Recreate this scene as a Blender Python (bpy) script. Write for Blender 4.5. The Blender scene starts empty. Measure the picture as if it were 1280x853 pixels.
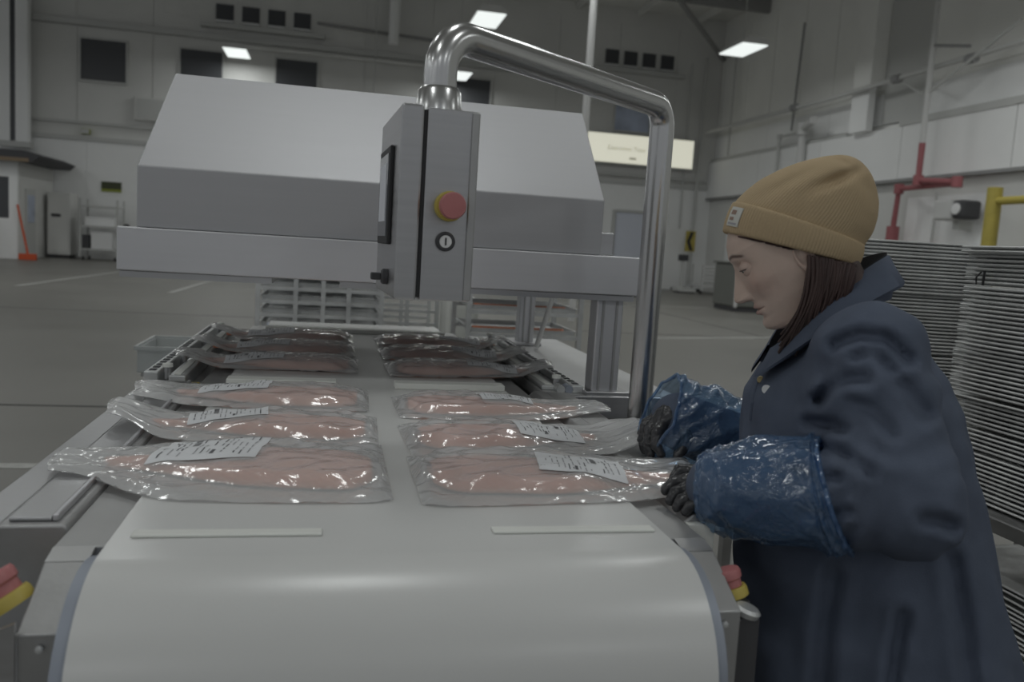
import bpy, bmesh, math, random
import numpy as np
from mathutils import Vector, Matrix

random.seed(7)
sc = bpy.context.scene
COL = sc.collection

# ------------------------------------------------------------------ camera
FPX, CX, CY = 1053.0, 640.0, 426.5
CAM = np.array([0.0, 0.0, 1.38])
def _n(v): return v / np.linalg.norm(v)
_Y = _n(np.array([417 - CX, -(295 - CY), -FPX]))
_X = np.array([5500 - CX, -(612 - CY), -FPX]); _X = _n(_X - _Y * (_X @ _Y))
ROT = np.stack([_X, _Y, np.cross(_X, _Y)])
def at(px, py, axis, val):
    """the point of the plane axis = val that the lens sees at a pixel"""
    d = ROT @ np.array([px - CX, -(py - CY), -FPX]); i = 'xyz'.index(axis)
    return CAM + d * ((val - CAM[i]) / d[i])
def dep(px, py, D):
    return CAM + ROT @ (np.array([px - CX, -(py - CY), -FPX]) / FPX * D)

cam_d = bpy.data.cameras.new('camera'); cam = bpy.data.objects.new('camera', cam_d); COL.objects.link(cam)
cam_d.sensor_width = 36; cam_d.lens = 36 * FPX / 1280
m4 = Matrix.Identity(4)
for i in range(3):
    for j in range(3): m4[i][j] = float(ROT[i][j])
    m4[i][3] = float(CAM[i])
cam.matrix_world = m4
cam_d.clip_end = 200
cam_d.dof.use_dof = True; cam_d.dof.focus_distance = 1.75; cam_d.dof.aperture_fstop = 4.5
sc.camera = cam

# ------------------------------------------------------------------ world, exposure
w = bpy.data.worlds.new('world'); sc.world = w; w.use_nodes = True
w.node_tree.nodes['Background'].inputs[0].default_value = (0.93, 0.97, 1.0, 1)
w.node_tree.nodes['Background'].inputs[1].default_value = 0.27
sc.view_settings.view_transform = 'Standard'; sc.view_settings.look = 'None'
sc.view_settings.gamma = 1; sc.view_settings.exposure = 0.0
sc.view_settings.use_curve_mapping = False
sc.cycles.use_denoising = True
sc.cycles.max_bounces = 8; sc.cycles.transparent_max_bounces = 24
sc.cycles.sample_clamp_indirect = 3.0
LAMP_W = 46.0

# ------------------------------------------------------------------ materials
def mat(name, col, rough=0.5, metal=0.0, var=0.0, vscale=6.0, bump=0.0, bscale=80.0, stretch=None, spec=0.5, rvar=0.0):
    m = bpy.data.materials.new(name); m.use_nodes = True
    nt = m.node_tree; b = nt.nodes['Principled BSDF']
    b.inputs['Base Color'].default_value = (*col, 1); b.inputs['Roughness'].default_value = rough
    b.inputs['Metallic'].default_value = metal; b.inputs['Specular IOR Level'].default_value = spec
    tc = nt.nodes.new('ShaderNodeTexCoord'); mp = nt.nodes.new('ShaderNodeMapping')
    nt.links.new(tc.outputs['Object'], mp.inputs[0])
    if stretch: mp.inputs['Scale'].default_value = stretch
    if var or rvar:
        n = nt.nodes.new('ShaderNodeTexNoise'); n.inputs['Scale'].default_value = vscale; n.inputs['Detail'].default_value = 5
        nt.links.new(mp.outputs[0], n.inputs['Vector'])
        if var:
            r = nt.nodes.new('ShaderNodeMapRange')
            r.inputs[1].default_value = 0.25; r.inputs[2].default_value = 0.75
            r.inputs[3].default_value = 1 - var; r.inputs[4].default_value = 1 + var
            nt.links.new(n.outputs[0], r.inputs[0])
            mx = nt.nodes.new('ShaderNodeMix'); mx.data_type = 'RGBA'; mx.blend_type = 'MULTIPLY'
            mx.inputs[0].default_value = 1; mx.inputs[6].default_value = (*col, 1)
            nt.links.new(r.outputs[0], mx.inputs[7]); nt.links.new(mx.outputs[2], b.inputs['Base Color'])
        if rvar:
            r2 = nt.nodes.new('ShaderNodeMapRange')
            r2.inputs[1].default_value = 0.3; r2.inputs[2].default_value = 0.7
            r2.inputs[3].default_value = rough - rvar; r2.inputs[4].default_value = rough + rvar
            nt.links.new(n.outputs[0], r2.inputs[0]); nt.links.new(r2.outputs[0], b.inputs['Roughness'])
    if bump:
        n2 = nt.nodes.new('ShaderNodeTexNoise'); n2.inputs['Scale'].default_value = bscale; n2.inputs['Detail'].default_value = 4
        nt.links.new(mp.outputs[0], n2.inputs['Vector'])
        bp = nt.nodes.new('ShaderNodeBump'); bp.inputs['Strength'].default_value = bump; bp.inputs['Distance'].default_value = 0.01
        nt.links.new(n2.outputs[0], bp.inputs['Height']); nt.links.new(bp.outputs[0], b.inputs['Normal'])
    return m
def emit(name, col, s):
    m = mat(name, col); b = m.node_tree.nodes['Principled BSDF']
    b.inputs['Emission Color'].default_value = (*col, 1); b.inputs['Emission Strength'].default_value = s
    return m
def film(name, tint, alpha, rough, haze_col, bump=0.25, bscale=30, rim=0.25):
    """thin plastic film: clear, a little milky, glossy"""
    m = bpy.data.materials.new(name); m.use_nodes = True; nt = m.node_tree; nt.nodes.clear()
    out = nt.nodes.new('ShaderNodeOutputMaterial'); tr = nt.nodes.new('ShaderNodeBsdfTransparent')
    tr.inputs[0].default_value = (*tint, 1)
    df = nt.nodes.new('ShaderNodeBsdfPrincipled'); df.inputs['Base Color'].default_value = (*haze_col, 1)
    df.inputs['Roughness'].default_value = rough; df.inputs['Specular IOR Level'].default_value = 0.9
    gl = nt.nodes.new('ShaderNodeBsdfGlossy'); gl.inputs['Roughness'].default_value = rough
    lf = nt.nodes.new('ShaderNodeLayerWeight'); lf.inputs[0].default_value = 0.5
    pw = nt.nodes.new('ShaderNodeMath'); pw.operation = 'POWER'; pw.inputs[1].default_value = 4.0
    fr = nt.nodes.new('ShaderNodeMath'); fr.operation = 'MULTIPLY_ADD'; fr.inputs[1].default_value = 0.55; fr.inputs[2].default_value = 0.05
    nt.links.new(lf.outputs['Facing'], pw.inputs[0]); nt.links.new(pw.outputs[0], fr.inputs[0])
    m1 = nt.nodes.new('ShaderNodeMixShader'); m2 = nt.nodes.new('ShaderNodeMixShader')
    lw = nt.nodes.new('ShaderNodeLayerWeight'); lw.inputs[0].default_value = rim
    ad = nt.nodes.new('ShaderNodeMath'); ad.operation = 'MULTIPLY_ADD'; ad.use_clamp = True
    nt.links.new(lw.outputs['Facing'], ad.inputs[0]); ad.inputs[1].default_value = 0.35; ad.inputs[2].default_value = 1 - alpha
    nt.links.new(ad.outputs[0], m1.inputs[0]); nt.links.new(tr.outputs[0], m1.inputs[1]); nt.links.new(df.outputs[0], m1.inputs[2])
    nt.links.new(fr.outputs[0], m2.inputs[0]); nt.links.new(m1.outputs[0], m2.inputs[1]); nt.links.new(gl.outputs[0], m2.inputs[2])
    nt.links.new(m2.outputs[0], out.inputs[0])
    tc = nt.nodes.new('ShaderNodeTexCoord'); n2 = nt.nodes.new('ShaderNodeTexNoise')
    n2.inputs['Scale'].default_value = bscale; n2.inputs['Detail'].default_value = 3; n2.inputs['Distortion'].default_value = 1.2
    nt.links.new(tc.outputs['Object'], n2.inputs['Vector'])
    bp = nt.nodes.new('ShaderNodeBump'); bp.inputs['Strength'].default_value = bump; bp.inputs['Distance'].default_value = 0.02
    nt.links.new(n2.outputs[0], bp.inputs['Height'])
    for nd in (df, gl): nt.links.new(bp.outputs[0], nd.inputs['Normal'])
    nt.links.new(bp.outputs[0], lf.inputs['Normal'])
    return m
M = {}
M['steel'] = mat('brushed_steel', (0.49, 0.49, 0.50), 0.36, 1.0, 0.06, 4, 0.05, 60, (1, 1, 30), rvar=0.06)
M['steel_x'] = mat('brushed_steel_long', (0.68, 0.68, 0.70), 0.48, 1.0, 0.02, 3, 0.03, 60, (0.6, 8, 30), rvar=0.015)
M['steel_hood'] = mat('brushed_steel_hood', (0.50, 0.50, 0.515), 0.56, 1.0, 0.02, 3, 0.03, 60, (0.6, 8, 30), rvar=0.015)
M['steel_dull'] = mat('dull_steel', (0.46, 0.46, 0.46), 0.5, 1.0, 0.10, 9, 0.08, 40, rvar=0.08)
M['tube'] = mat('polished_tube', (0.60, 0.60, 0.60), 0.24, 1.0, 0.04, 5, 0.02, 50)
M['alu'] = mat('aluminium', (0.66, 0.67, 0.67), 0.45, 0.75, 0.12, 10, 0.1, 60, rvar=0.1)
M['tray'] = mat('tray_aluminium', (0.72, 0.725, 0.72), 0.5, 0.45, 0.15, 14, 0.1, 50, rvar=0.1)
M['belt'] = mat('belt_white', (0.68, 0.682, 0.672), 0.27, 0, 0.02, 3, 0.02, 300, spec=0.45)
M['cleat'] = mat('cleat_white', (0.80, 0.81, 0.77), 0.5)
M['drum'] = mat('drum_blue_grey', (0.33, 0.36, 0.42), 0.5, 0.3)
M['bed'] = mat('bed_plate', (0.62, 0.62, 0.62), 0.55, 0.55, 0.05)
M['black'] = mat('black_rubber', (0.025, 0.025, 0.027), 0.6)
M['dark'] = mat('dark_grey', (0.06, 0.06, 0.065), 0.6)
M['red'] = mat('button_red', (0.50, 0.19, 0.19), 0.4)
M['redpipe'] = mat('pipe_red', (0.36, 0.12, 0.13), 0.5)
M['yellow'] = mat('button_yellow', (0.55, 0.44, 0.10), 0.45)
M['barrier'] = mat('barrier_yellow', (0.45, 0.37, 0.08), 0.5, var=0.1)
M['white'] = mat('white_plastic', (0.8, 0.8, 0.8), 0.5)
M['pvc'] = mat('pvc_grey_white', (0.62, 0.62, 0.61), 0.5)
M['floor'] = mat('concrete', (0.212, 0.206, 0.190), 0.42, 0, 0.16, 0.35, 0.05, 20, spec=0.4, rvar=0.06)
M['joint'] = mat('joint_dark', (0.07, 0.07, 0.068), 0.8)
M['line'] = mat('floor_paint', (0.42, 0.42, 0.40), 0.6, var=0.2, vscale=20)
M['wall_hi'] = mat('wall_grey', (0.70, 0.70, 0.68), 0.75, var=0.05, vscale=0.6)
M['wall_lo'] = mat('wall_white', (0.90, 0.905, 0.90), 0.7, var=0.04, vscale=0.5)
M['wall_warm'] = mat('wall_panel_warm', (0.88, 0.88, 0.85), 0.75, var=0.05, vscale=0.6)
M['trim'] = mat('trim_grey', (0.56, 0.565, 0.55), 0.65)
M['roof'] = mat('roof_deck', (0.80, 0.80, 0.775), 0.8, var=0.06, vscale=1.0)
M['beam'] = mat('roof_beam', (0.30, 0.30, 0.30), 0.7)
M['glass_dark'] = mat('dark_pane', (0.075, 0.078, 0.085), 0.35)
M['glass_blue'] = mat('painted_sky_pane', (0.50, 0.56, 0.70), 0.25, var=0.25, vscale=1.2)  # blue light on the pane is put into its base colour
M['lamp'] = emit('lamp_diffuser', (0.95, 1.0, 0.98), 0.85)
M['sign'] = emit('sign_face', (0.80, 0.79, 0.66), 0.62)
M['signtext'] = emit('sign_letters', (0.62, 0.60, 0.48), 0.24)
M['green'] = mat('sign_green', (0.06, 0.07, 0.03), 0.5)
M['lime'] = mat('sign_lime', (0.28, 0.32, 0.04), 0.5)
M['orange'] = mat('orange_plastic', (0.62, 0.10, 0.03), 0.5)
M['curtain'] = mat('strip_curtain', (0.70, 0.73, 0.82), 0.35)
M['wood'] = mat('wood', (0.24, 0.18, 0.12), 0.7)
M['skin'] = None
M['fishskin'] = mat('fish_skin', (0.045, 0.047, 0.05), 0.35)
M['label'] = mat('label_paper', (0.74, 0.75, 0.77), 0.55)
M['ink'] = mat('ink', (0.10, 0.10, 0.11), 0.6)
M['inkl'] = mat('ink_faint', (0.36, 0.36, 0.38), 0.6)
M['bag'] = film('bag_film', (0.97, 0.97, 0.97), 0.57, 0.13, (0.82, 0.82, 0.82), 0.12, 26)
M['bin'] = mat('bin_green_grey', (0.17, 0.175, 0.16), 0.6)
M['crate'] = film('crate_plastic', (0.9, 0.92, 0.92), 0.55, 0.3, (0.7, 0.72, 0.72), 0.05, 10)
M['sleeve'] = film('sleeve_film', (0.62, 0.78, 0.95), 0.72, 0.15, (0.14, 0.25, 0.43), 0.38, 30, 0.4)
M['glove'] = mat('glove_black', (0.046, 0.046, 0.050), 0.25, 0, bump=0.35, bscale=45)
M['coat'] = mat('coat_navy', (0.098, 0.118, 0.165), 0.85, 0, 0.08, 25, 0.15, 500, spec=0.25)
M['coat_in'] = mat('coat_lining', (0.02, 0.02, 0.024), 0.85)
M['trouser'] = mat('trouser_dark', (0.03, 0.03, 0.035), 0.85)
M['brass'] = mat('snap_brass', (0.42, 0.34, 0.18), 0.4, 0.8)
M['hair'] = mat('hair_dark_red', (0.062, 0.036, 0.032), 0.45, 0, 0.5, 40, stretch=(1, 1, 0.2))
M['eye'] = mat('eye_white', (0.55, 0.52, 0.50), 0.25)
M['iris'] = mat('iris_dark', (0.03, 0.025, 0.02), 0.2)
M['patch'] = mat('patch_cream', (0.60, 0.60, 0.56), 0.7)
M['patch_in'] = mat('patch_print', (0.30, 0.20, 0.16), 0.7)
M['screen'] = mat('screen_glass', (0.16, 0.17, 0.19), 0.12)
M['screen_on'] = emit('screen_lit', (0.50, 0.52, 0.56), 0.10)

def knit():
    m = mat('knit_mustard', (0.49, 0.375, 0.235), 0.9, spec=0.2)
    nt = m.node_tree; b = nt.nodes['Principled BSDF']
    tc = nt.nodes.new('ShaderNodeTexCoord'); wv = nt.nodes.new('ShaderNodeTexWave')
    wv.wave_type = 'RINGS'; wv.rings_direction = 'Z'; wv.inputs['Scale'].default_value = 3; wv.inputs['Distortion'].default_value = 0
    uv = nt.nodes.new('ShaderNodeUVMap'); wv.wave_type = 'BANDS'; wv.bands_direction = 'X'; wv.inputs['Scale'].default_value = 40
    nt.links.new(uv.outputs[0], wv.inputs['Vector'])
    nz = nt.nodes.new('ShaderNodeTexNoise'); nz.inputs['Scale'].default_value = 260
    nt.links.new(tc.outputs['Object'], nz.inputs['Vector'])
    ad = nt.nodes.new('ShaderNodeMath'); ad.operation = 'ADD'
    nt.links.new(wv.outputs['Fac'], ad.inputs[0]); nt.links.new(nz.outputs[0], ad.inputs[1])
    bp = nt.nodes.new('ShaderNodeBump'); bp.inputs['Strength'].default_value = 0.35; bp.inputs['Distance'].default_value = 0.002
    nt.links.new(ad.outputs[0], bp.inputs['Height']); nt.links.new(bp.outputs[0], b.inputs['Normal'])
    return m
M['knit'] = knit()

def fish_mat():
    m = mat('salmon_flesh', (0.66, 0.185, 0.085), 0.45)
    nt = m.node_tree; b = nt.nodes['Principled BSDF']
    tc = nt.nodes.new('ShaderNodeTexCoord'); wv = nt.nodes.new('ShaderNodeTexWave')
    wv.wave_type = 'BANDS'; wv.bands_direction = 'DIAGONAL'; wv.inputs['Scale'].default_value = 38; wv.inputs['Distortion'].default_value = 1.2
    wv.inputs['Detail'].default_value = 2
    nt.links.new(tc.outputs['Object'], wv.inputs['Vector'])
    n = nt.nodes.new('ShaderNodeTexNoise'); n.inputs['Scale'].default_value = 9; nt.links.new(tc.outputs['Object'], n.inputs['Vector'])
    r = nt.nodes.new('ShaderNodeValToRGB'); r.color_ramp.elements[0].color = (0.70, 0.17, 0.07, 1); r.color_ramp.elements[1].color = (0.95, 0.50, 0.30, 1)
    mu = nt.nodes.new('ShaderNodeMath'); mu.operation = 'MULTIPLY_ADD'; mu.inputs[2].default_value = 0.12
    nt.links.new(wv.outputs['Fac'], mu.inputs[0]); nt.links.new(n.outputs[0], mu.inputs[1])
    nt.links.new(mu.outputs[0], r.inputs[0]); nt.links.new(r.outputs[0], b.inputs['Base Color'])
    return m
M['fish'] = fish_mat()

def skin_mat():
    m = mat('skin', (0.44, 0.28, 0.225), 0.5)
    nt = m.node_tree; b = nt.nodes['Principled BSDF']
    a = nt.nodes.new('ShaderNodeAttribute'); a.attribute_name = 'tone'
    n = nt.nodes.new('ShaderNodeTexNoise'); n.inputs['Scale'].default_value = 40
    tc = nt.nodes.new('ShaderNodeTexCoord'); nt.links.new(tc.outputs['Object'], n.inputs['Vector'])
    r = nt.nodes.new('ShaderNodeMapRange'); r.inputs[3].default_value = 0.92; r.inputs[4].default_value = 1.08
    nt.links.new(n.outputs[0], r.inputs[0])
    mx = nt.nodes.new('ShaderNodeMix'); mx.data_type = 'RGBA'; mx.blend_type = 'MULTIPLY'; mx.inputs[0].default_value = 1
    nt.links.new(a.outputs['Color'], mx.inputs[6]); nt.links.new(r.outputs[0], mx.inputs[7])
    nt.links.new(mx.outputs[2], b.inputs['Base Color'])
    b.inputs['Subsurface Weight'].default_value = 0.08; b.inputs['Subsurface Radius'].default_value = (0.01, 0.004, 0.003)
    b.inputs['Subsurface Scale'].default_value = 0.5
    return m
M['skin'] = skin_mat()

# ------------------------------------------------------------------ mesh helpers
class MB:
    def __init__(s): s.v = []; s.f = []
    def add(s, vs, fs):
        o = len(s.v); s.v += [tuple(map(float, p)) for p in vs]; s.f += [tuple(i + o for i in f) for f in fs]; return s
    def box(s, x0, x1, y0, y1, z0, z1):
        x0, x1 = sorted((x0, x1)); y0, y1 = sorted((y0, y1)); z0, z1 = sorted((z0, z1))
        return s.add([(x0, y0, z0), (x1, y0, z0), (x1, y1, z0), (x0, y1, z0), (x0, y0, z1), (x1, y0, z1), (x1, y1, z1), (x0, y1, z1)],
                     [(0, 3, 2, 1), (4, 5, 6, 7), (0, 1, 5, 4), (1, 2, 6, 5), (2, 3, 7, 6), (3, 0, 4, 7)])
    def obox(s, c, size, rz=0, rx=0, ry=0):
        mt = Matrix.Translation(Vector(c)) @ Matrix.Rotation(rz, 4, 'Z') @ Matrix.Rotation(ry, 4, 'Y') @ Matrix.Rotation(rx, 4, 'X')
        t = MB().box(-size[0] / 2, size[0] / 2, -size[1] / 2, size[1] / 2, -size[2] / 2, size[2] / 2)
        return s.add([mt @ Vector(p) for p in t.v], t.f)
    def prism(s, poly, axis, a0, a1):
        """poly: 2-D points in the two other axes (xyz order), extruded along axis"""
        n = len(poly)
        def P(p, a):
            return {'x': (a, p[0], p[1]), 'y': (p[0], a, p[1]), 'z': (p[0], p[1], a)}[axis]
        return s.add([P(p, a0) for p in poly] + [P(p, a1) for p in poly],
                     [tuple(range(n))[::-1], tuple(range(n, 2 * n))] + [(i, (i + 1) % n, n + (i + 1) % n, n + i) for i in range(n)])
    def tube(s, pts, r, n=12, caps=True):
        pts = [Vector(p) for p in pts]; rr = r if hasattr(r, '__len__') else [r] * len(pts)
        t0 = (pts[1] - pts[0]).normalized(); up = Vector((0, 0, 1)) if abs(t0.z) < 0.9 else Vector((1, 0, 0))
        a = t0.cross(up).normalized(); vs = []; fs = []
        for i, p in enumerate(pts):
            t = ((pts[min(i + 1, len(pts) - 1)] - pts[max(i - 1, 0)])).normalized()
            a = (a - t * a.dot(t)).normalized(); b = t.cross(a)
            for k in range(n):
                q = 2 * math.pi * k / n; vs.append(p + (a * math.cos(q) + b * math.sin(q)) * rr[i])
        for i in range(len(pts) - 1):
            for k in range(n):
                fs.append((i * n + k, i * n + (k + 1) % n, (i + 1) * n + (k + 1) % n, (i + 1) * n + k))
        if caps: fs += [tuple(range(n))[::-1], tuple(range((len(pts) - 1) * n, len(pts) * n))]
        return s.add(vs, fs)
    def lathe(s, prof, c, axis=(0, 0, 1), n=24):
        """prof: (radius, height) pairs along axis from c"""
        ax = Vector(axis).normalized(); up = Vector((0, 0, 1)) if abs(ax.z) < 0.9 else Vector((1, 0, 0))
        a = ax.cross(up).normalized(); b = ax.cross(a); c = Vector(c); vs = []; fs = []
        for r, h in prof:
            for k in range(n):
                q = 2 * math.pi * k / n; vs.append(c + ax * h + (a * math.cos(q) + b * math.sin(q)) * max(r, 1e-5))
        for i in range(len(prof) - 1):
            for k in range(n): fs.append((i * n + k, (i + 1) * n + k, (i + 1) * n + (k + 1) % n, i * n + (k + 1) % n))
        fs += [tuple(range(n)), tuple(range((len(prof) - 1) * n, len(prof) * n))[::-1]]
        return s.add(vs, fs)
    def grid(s, P, close=False):
        """P: rows x cols x 3 array"""
        P = np.asarray(P, float); R, C = P.shape[:2]
        fs = []
        for i in range(R - 1):
            for j in range(C if close else C - 1):
                fs.append((i * C + j, i * C + (j + 1) % C, (i + 1) * C + (j + 1) % C, (i + 1) * C + j))
        return s.add(P.reshape(-1, 3), fs)
    def build(s, name, m, parent=None, bevel=0.0, smooth=35, fix=True, kind=None):
        off = ORG.get(parent.name, (0, 0, 0)) if parent else (0, 0, 0)
        me = bpy.data.meshes.new(name)
        me.from_pydata([(p[0] - off[0], p[1] - off[1], p[2] - off[2]) for p in s.v], [], s.f)
        if fix or bevel:
            bm = bmesh.new(); bm.from_mesh(me)
            if fix: bmesh.ops.recalc_face_normals(bm, faces=bm.faces)
            if bevel:
                ed = [e for e in bm.edges if len(e.link_faces) == 2 and e.calc_face_angle(0) > 0.5]
                bmesh.ops.bevel(bm, geom=ed, offset=bevel, segments=2, profile=0.5, affect='EDGES', clamp_overlap=True)
            bm.to_mesh(me); bm.free()
        if smooth:
            me.shade_smooth(); me.set_sharp_from_angle(angle=math.radians(min(smooth, 12) if bevel else smooth))
        for mm in (m if isinstance(m, (list, tuple)) else [m]): me.materials.append(M[mm] if isinstance(mm, str) else mm)
        o = bpy.data.objects.new(name, me); COL.objects.link(o)
        if parent: o.parent = parent; ORG[o.name] = off
        else: ORG[o.name] = (0, 0, 0)
        if kind: o['kind'] = kind
        return o
ORG = {}
def tag(o, label, cat, group=None):
    o['label'] = label; o['category'] = cat
    if group: o['group'] = group
    return o
def thing(name, label, cat, loc=(0, 0, 0), group=None):
    o = bpy.data.objects.new(name, None); COL.objects.link(o); o.location = [float(q) for q in loc]
    o.empty_display_size = 0.1; ORG[o.name] = tuple(float(q) for q in loc)
    return tag(o, label, cat, group)
def struct(o):
    o['kind'] = 'structure'; return o
def copy_tree(o, parent=None):
    c = o.copy(); COL.objects.link(c); c.parent = parent; ORG[c.name] = ORG.get(o.name, (0, 0, 0))
    for ch in o.children: copy_tree(ch, c)
    return c
def bx(name, m, parent, *a, bevel=0.0, smooth=35): return MB().box(*a).build(name, m, parent, bevel, smooth)
def arc(c, u, v, r, a0, a1, n=10):
    c, u, v = map(np.array, (c, u, v)); return [c + r * (u * math.cos(q) + v * math.sin(q)) for q in np.linspace(a0, a1, n)]

def surface_nets(field, lo, hi, h):
    """iso-surface (field = 0, inside < 0) as verts, quads"""
    lo = np.array(lo, float); n = np.ceil((np.array(hi) - lo) / h).astype(int) + 1
    X, Y, Z = np.meshgrid(*[lo[i] + h * np.arange(n[i]) for i in range(3)], indexing='ij')
    F = field(X, Y, Z); ins = F < 0
    c = np.array(n) - 1
    def S(a, i, j, k): return a[i:i + c[0], j:j + c[1], k:k + c[2]]
    cnt = np.zeros(c); acc = np.zeros((*c, 3))
    corners = [(i, j, k) for i in (0, 1) for j in (0, 1) for k in (0, 1)]
    for p in corners:
        for ax in range(3):
            if p[ax] == 0:
                q = list(p); q[ax] = 1
                a = S(F, *p); b = S(F, *q); x = (S(ins, *p) != S(ins, *q))
                t = np.where(x, a / np.where(x, a - b, 1), 0)
                cnt += x
                for d in range(3):
                    acc[..., d] += np.where(x, p[d] + (t if d == ax else 0), 0)
    act = cnt > 0
    idx = -np.ones(c, int); idx[act] = np.arange(act.sum())
    ijk = np.argwhere(act); V = lo + h * (ijk + acc[act] / cnt[act][:, None])
    Q = []
    for ax in range(3):
        b_, c_ = [(1, 2), (2, 0), (0, 1)][ax]
        sl0 = [slice(None)] * 3; sl1 = [slice(None)] * 3; sl0[ax] = slice(0, -1); sl1[ax] = slice(1, None)
        a0 = ins[tuple(sl0)]; a1 = ins[tuple(sl1)]
        e = np.argwhere(a0 != a1)
        e = e[(e[:, b_] > 0) & (e[:, c_] > 0) & (e[:, b_] < c[b_]) & (e[:, c_] < c[c_])]
        if not len(e): continue
        def cell(db, dc):
            q = e.copy(); q[:, b_] += db; q[:, c_] += dc; return idx[q[:, 0], q[:, 1], q[:, 2]]
        quad = np.stack([cell(-1, -1), cell(0, -1), cell(0, 0), cell(-1, 0)], 1)
        flip = ~a0[e[:, 0], e[:, 1], e[:, 2]]
        quad[flip] = quad[flip][:, ::-1]; Q.append(quad)
    return V, np.concatenate(Q)
def smin(a, b, k):
    h = np.clip(0.5 + 0.5 * (b - a) / k, 0, 1); return b * (1 - h) + a * h - k * h * (1 - h)
def capsule(X, Y, Z, a, b, ra, rb):
    a = np.array(a, float); b = np.array(b, float); d = b - a
    t = np.clip(((X - a[0]) * d[0] + (Y - a[1]) * d[1] + (Z - a[2]) * d[2]) / (d @ d), 0, 1)
    return np.sqrt((X - a[0] - t * d[0]) ** 2 + (Y - a[1] - t * d[1]) ** 2 + (Z - a[2] - t * d[2]) ** 2) - (ra + (rb - ra) * t), t

# ================================================================== THE HALL
FW = 34.0          # far wall
RW = 15.75         # right wall
HZ = 10.7          # roof
fl = struct(MB().box(-24, RW, -14, FW, -0.2, 0).build('floor', 'floor'))
def on_floor(name, m, pts, t=0.004):
    mb = MB(); n = len(pts)
    mb.add([(p[0], p[1], 0.0005) for p in pts] + [(p[0], p[1], t) for p in pts],
           [tuple(range(n))[::-1], tuple(range(n, 2 * n))] + [(i, (i + 1) % n, n + (i + 1) % n, n + i) for i in range(n)])
    return mb.build(name, m, fl)
on_floor('control_joint', 'joint', [(-24, 6.69), (15, 6.69), (15, 6.735), (-24, 6.735)], 0.002)
on_floor('control_joint', 'joint', [(-24, 14.0), (15, 14.0), (15, 14.04), (-24, 14.04)], 0.002)
on_floor('control_joint', 'joint', [(7.9, -5), (7.94, -5), (7.94, 33), (7.9, 33)], 0.002)
on_floor('painted_line', 'line', [(-9, 4.98), (-1.25, 4.98), (-1.25, 5.08), (-9, 5.08)])
on_floor('painted_line', 'line', [(-3.32, 18.5), (-3.2, 18.5), (-3.0, 27.5), (-3.12, 27.5)])
on_floor('painted_line', 'line', [(-6.2, 18.5), (-6.08, 18.5), (-5.75, 27.5), (-5.87, 27.5)])
on_floor('painted_line', 'line', [(5.2, 13.2), (14, 16.2), (14, 16.36), (5.2, 13.36)])
on_floor('painted_line', 'line', [(5.0, 21), (14, 23), (14, 23.15), (5.0, 21.15)])

wf = struct(MB().box(-24, RW + 0.3, FW, FW + 0.3, 0, HZ + 0.6).build('wall_far', 'wall_hi'))
# lower white lining of the far wall, stands proud
bx('lower_lining', 'wall_lo', wf, -24, RW, FW - 0.10, FW - 0.001, 0, 4.25)
bx('ledge', 'trim', wf, -24, RW, FW - 0.16, FW - 0.001, 4.26, 4.42)
bx('ledge', 'trim', wf, -24, 8.5, FW - 0.12, FW - 0.001, 4.86, 4.95)
bx('ledge', 'trim', wf, -24, 8.5, FW - 0.25, FW - 0.001, 8.32, 8.5)
# upper cladding panels of the far wall
xs = np.arange(-22, RW - 0.2, 2.55)
for i, x in enumerate(xs):
    bx('cladding_panel', 'wall_hi', wf, x, min(x + 2.52, RW - 0.02), FW - 0.03, FW - 0.001, 4.97, 8.3)
for i, x in enumerate(xs):
    bx('cladding_panel', 'wall_hi', wf, x, min(x + 2.52, RW - 0.02), FW - 0.03, FW - 0.001, 8.52, HZ)
for i, x in enumerate(np.arange(-20, RW - 1, 3.7)):
    bx('lining_panel', 'wall_lo', wf, x, min(x + 3.67, RW - 0.02), FW - 0.118, FW - 0.101, 0.12, 4.2)
# windows of the far wall
def window(n, x0, x1, z0, z1, pane, fr='trim'):
    wn = struct(MB().box(x0, x1, FW - 0.075, FW - 0.035, z0, z1).build('window_%d' % n, pane))
    for a in ((x0 - .06, x0, z0 - .06, z1 + .06), (x1, x1 + .06, z0 - .06, z1 + .06), (x0, x1, z1, z1 + .06), (x0, x1, z0 - .08, z0)):
        bx('window_frame', fr, wn, a[0], a[1], FW - 0.12, FW - 0.035, a[2], a[3])
window(1, -9.14, -7.62, 6.44, 7.88, 'glass_dark')
window(2, -5.75, -4.28, 6.44, 7.88, 'glass_dark')
window(3, -2.35, -0.85, 6.44, 7.88, 'glass_dark')
window(4, 4.42, 5.86, 6.44, 7.88, 'glass_dark')
window(5, 11.13, 12.62, 6.44, 7.85, 'glass_blue')
window(6, -12.6, -11.35, 6.0, 7.35, 'glass_dark')
# small high louvre windows in two rows
def hi_row(n, x0, k, step, wd):
    for i in range(k):
        x = x0 + i * step
        wn = struct(MB().box(x, x + wd, FW - 0.09, FW - 0.03, 9.05, 9.62).build('window_%d' % (n + i), 'glass_dark'))
        bx('window_sill', 'wall_lo', wn, x, x + wd, FW - 0.14, FW - 0.03, 8.98, 9.05)
    bx('ledge', 'trim', wf, x0 - 0.5, x0 + k * step + 0.2, FW - 0.45, FW - 0.031, 8.72, 8.86)
hi_row(7, -4.55, 4, 0.93, 0.62)
hi_row(11, 10.55, 4, 0.8, 0.56)
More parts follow.
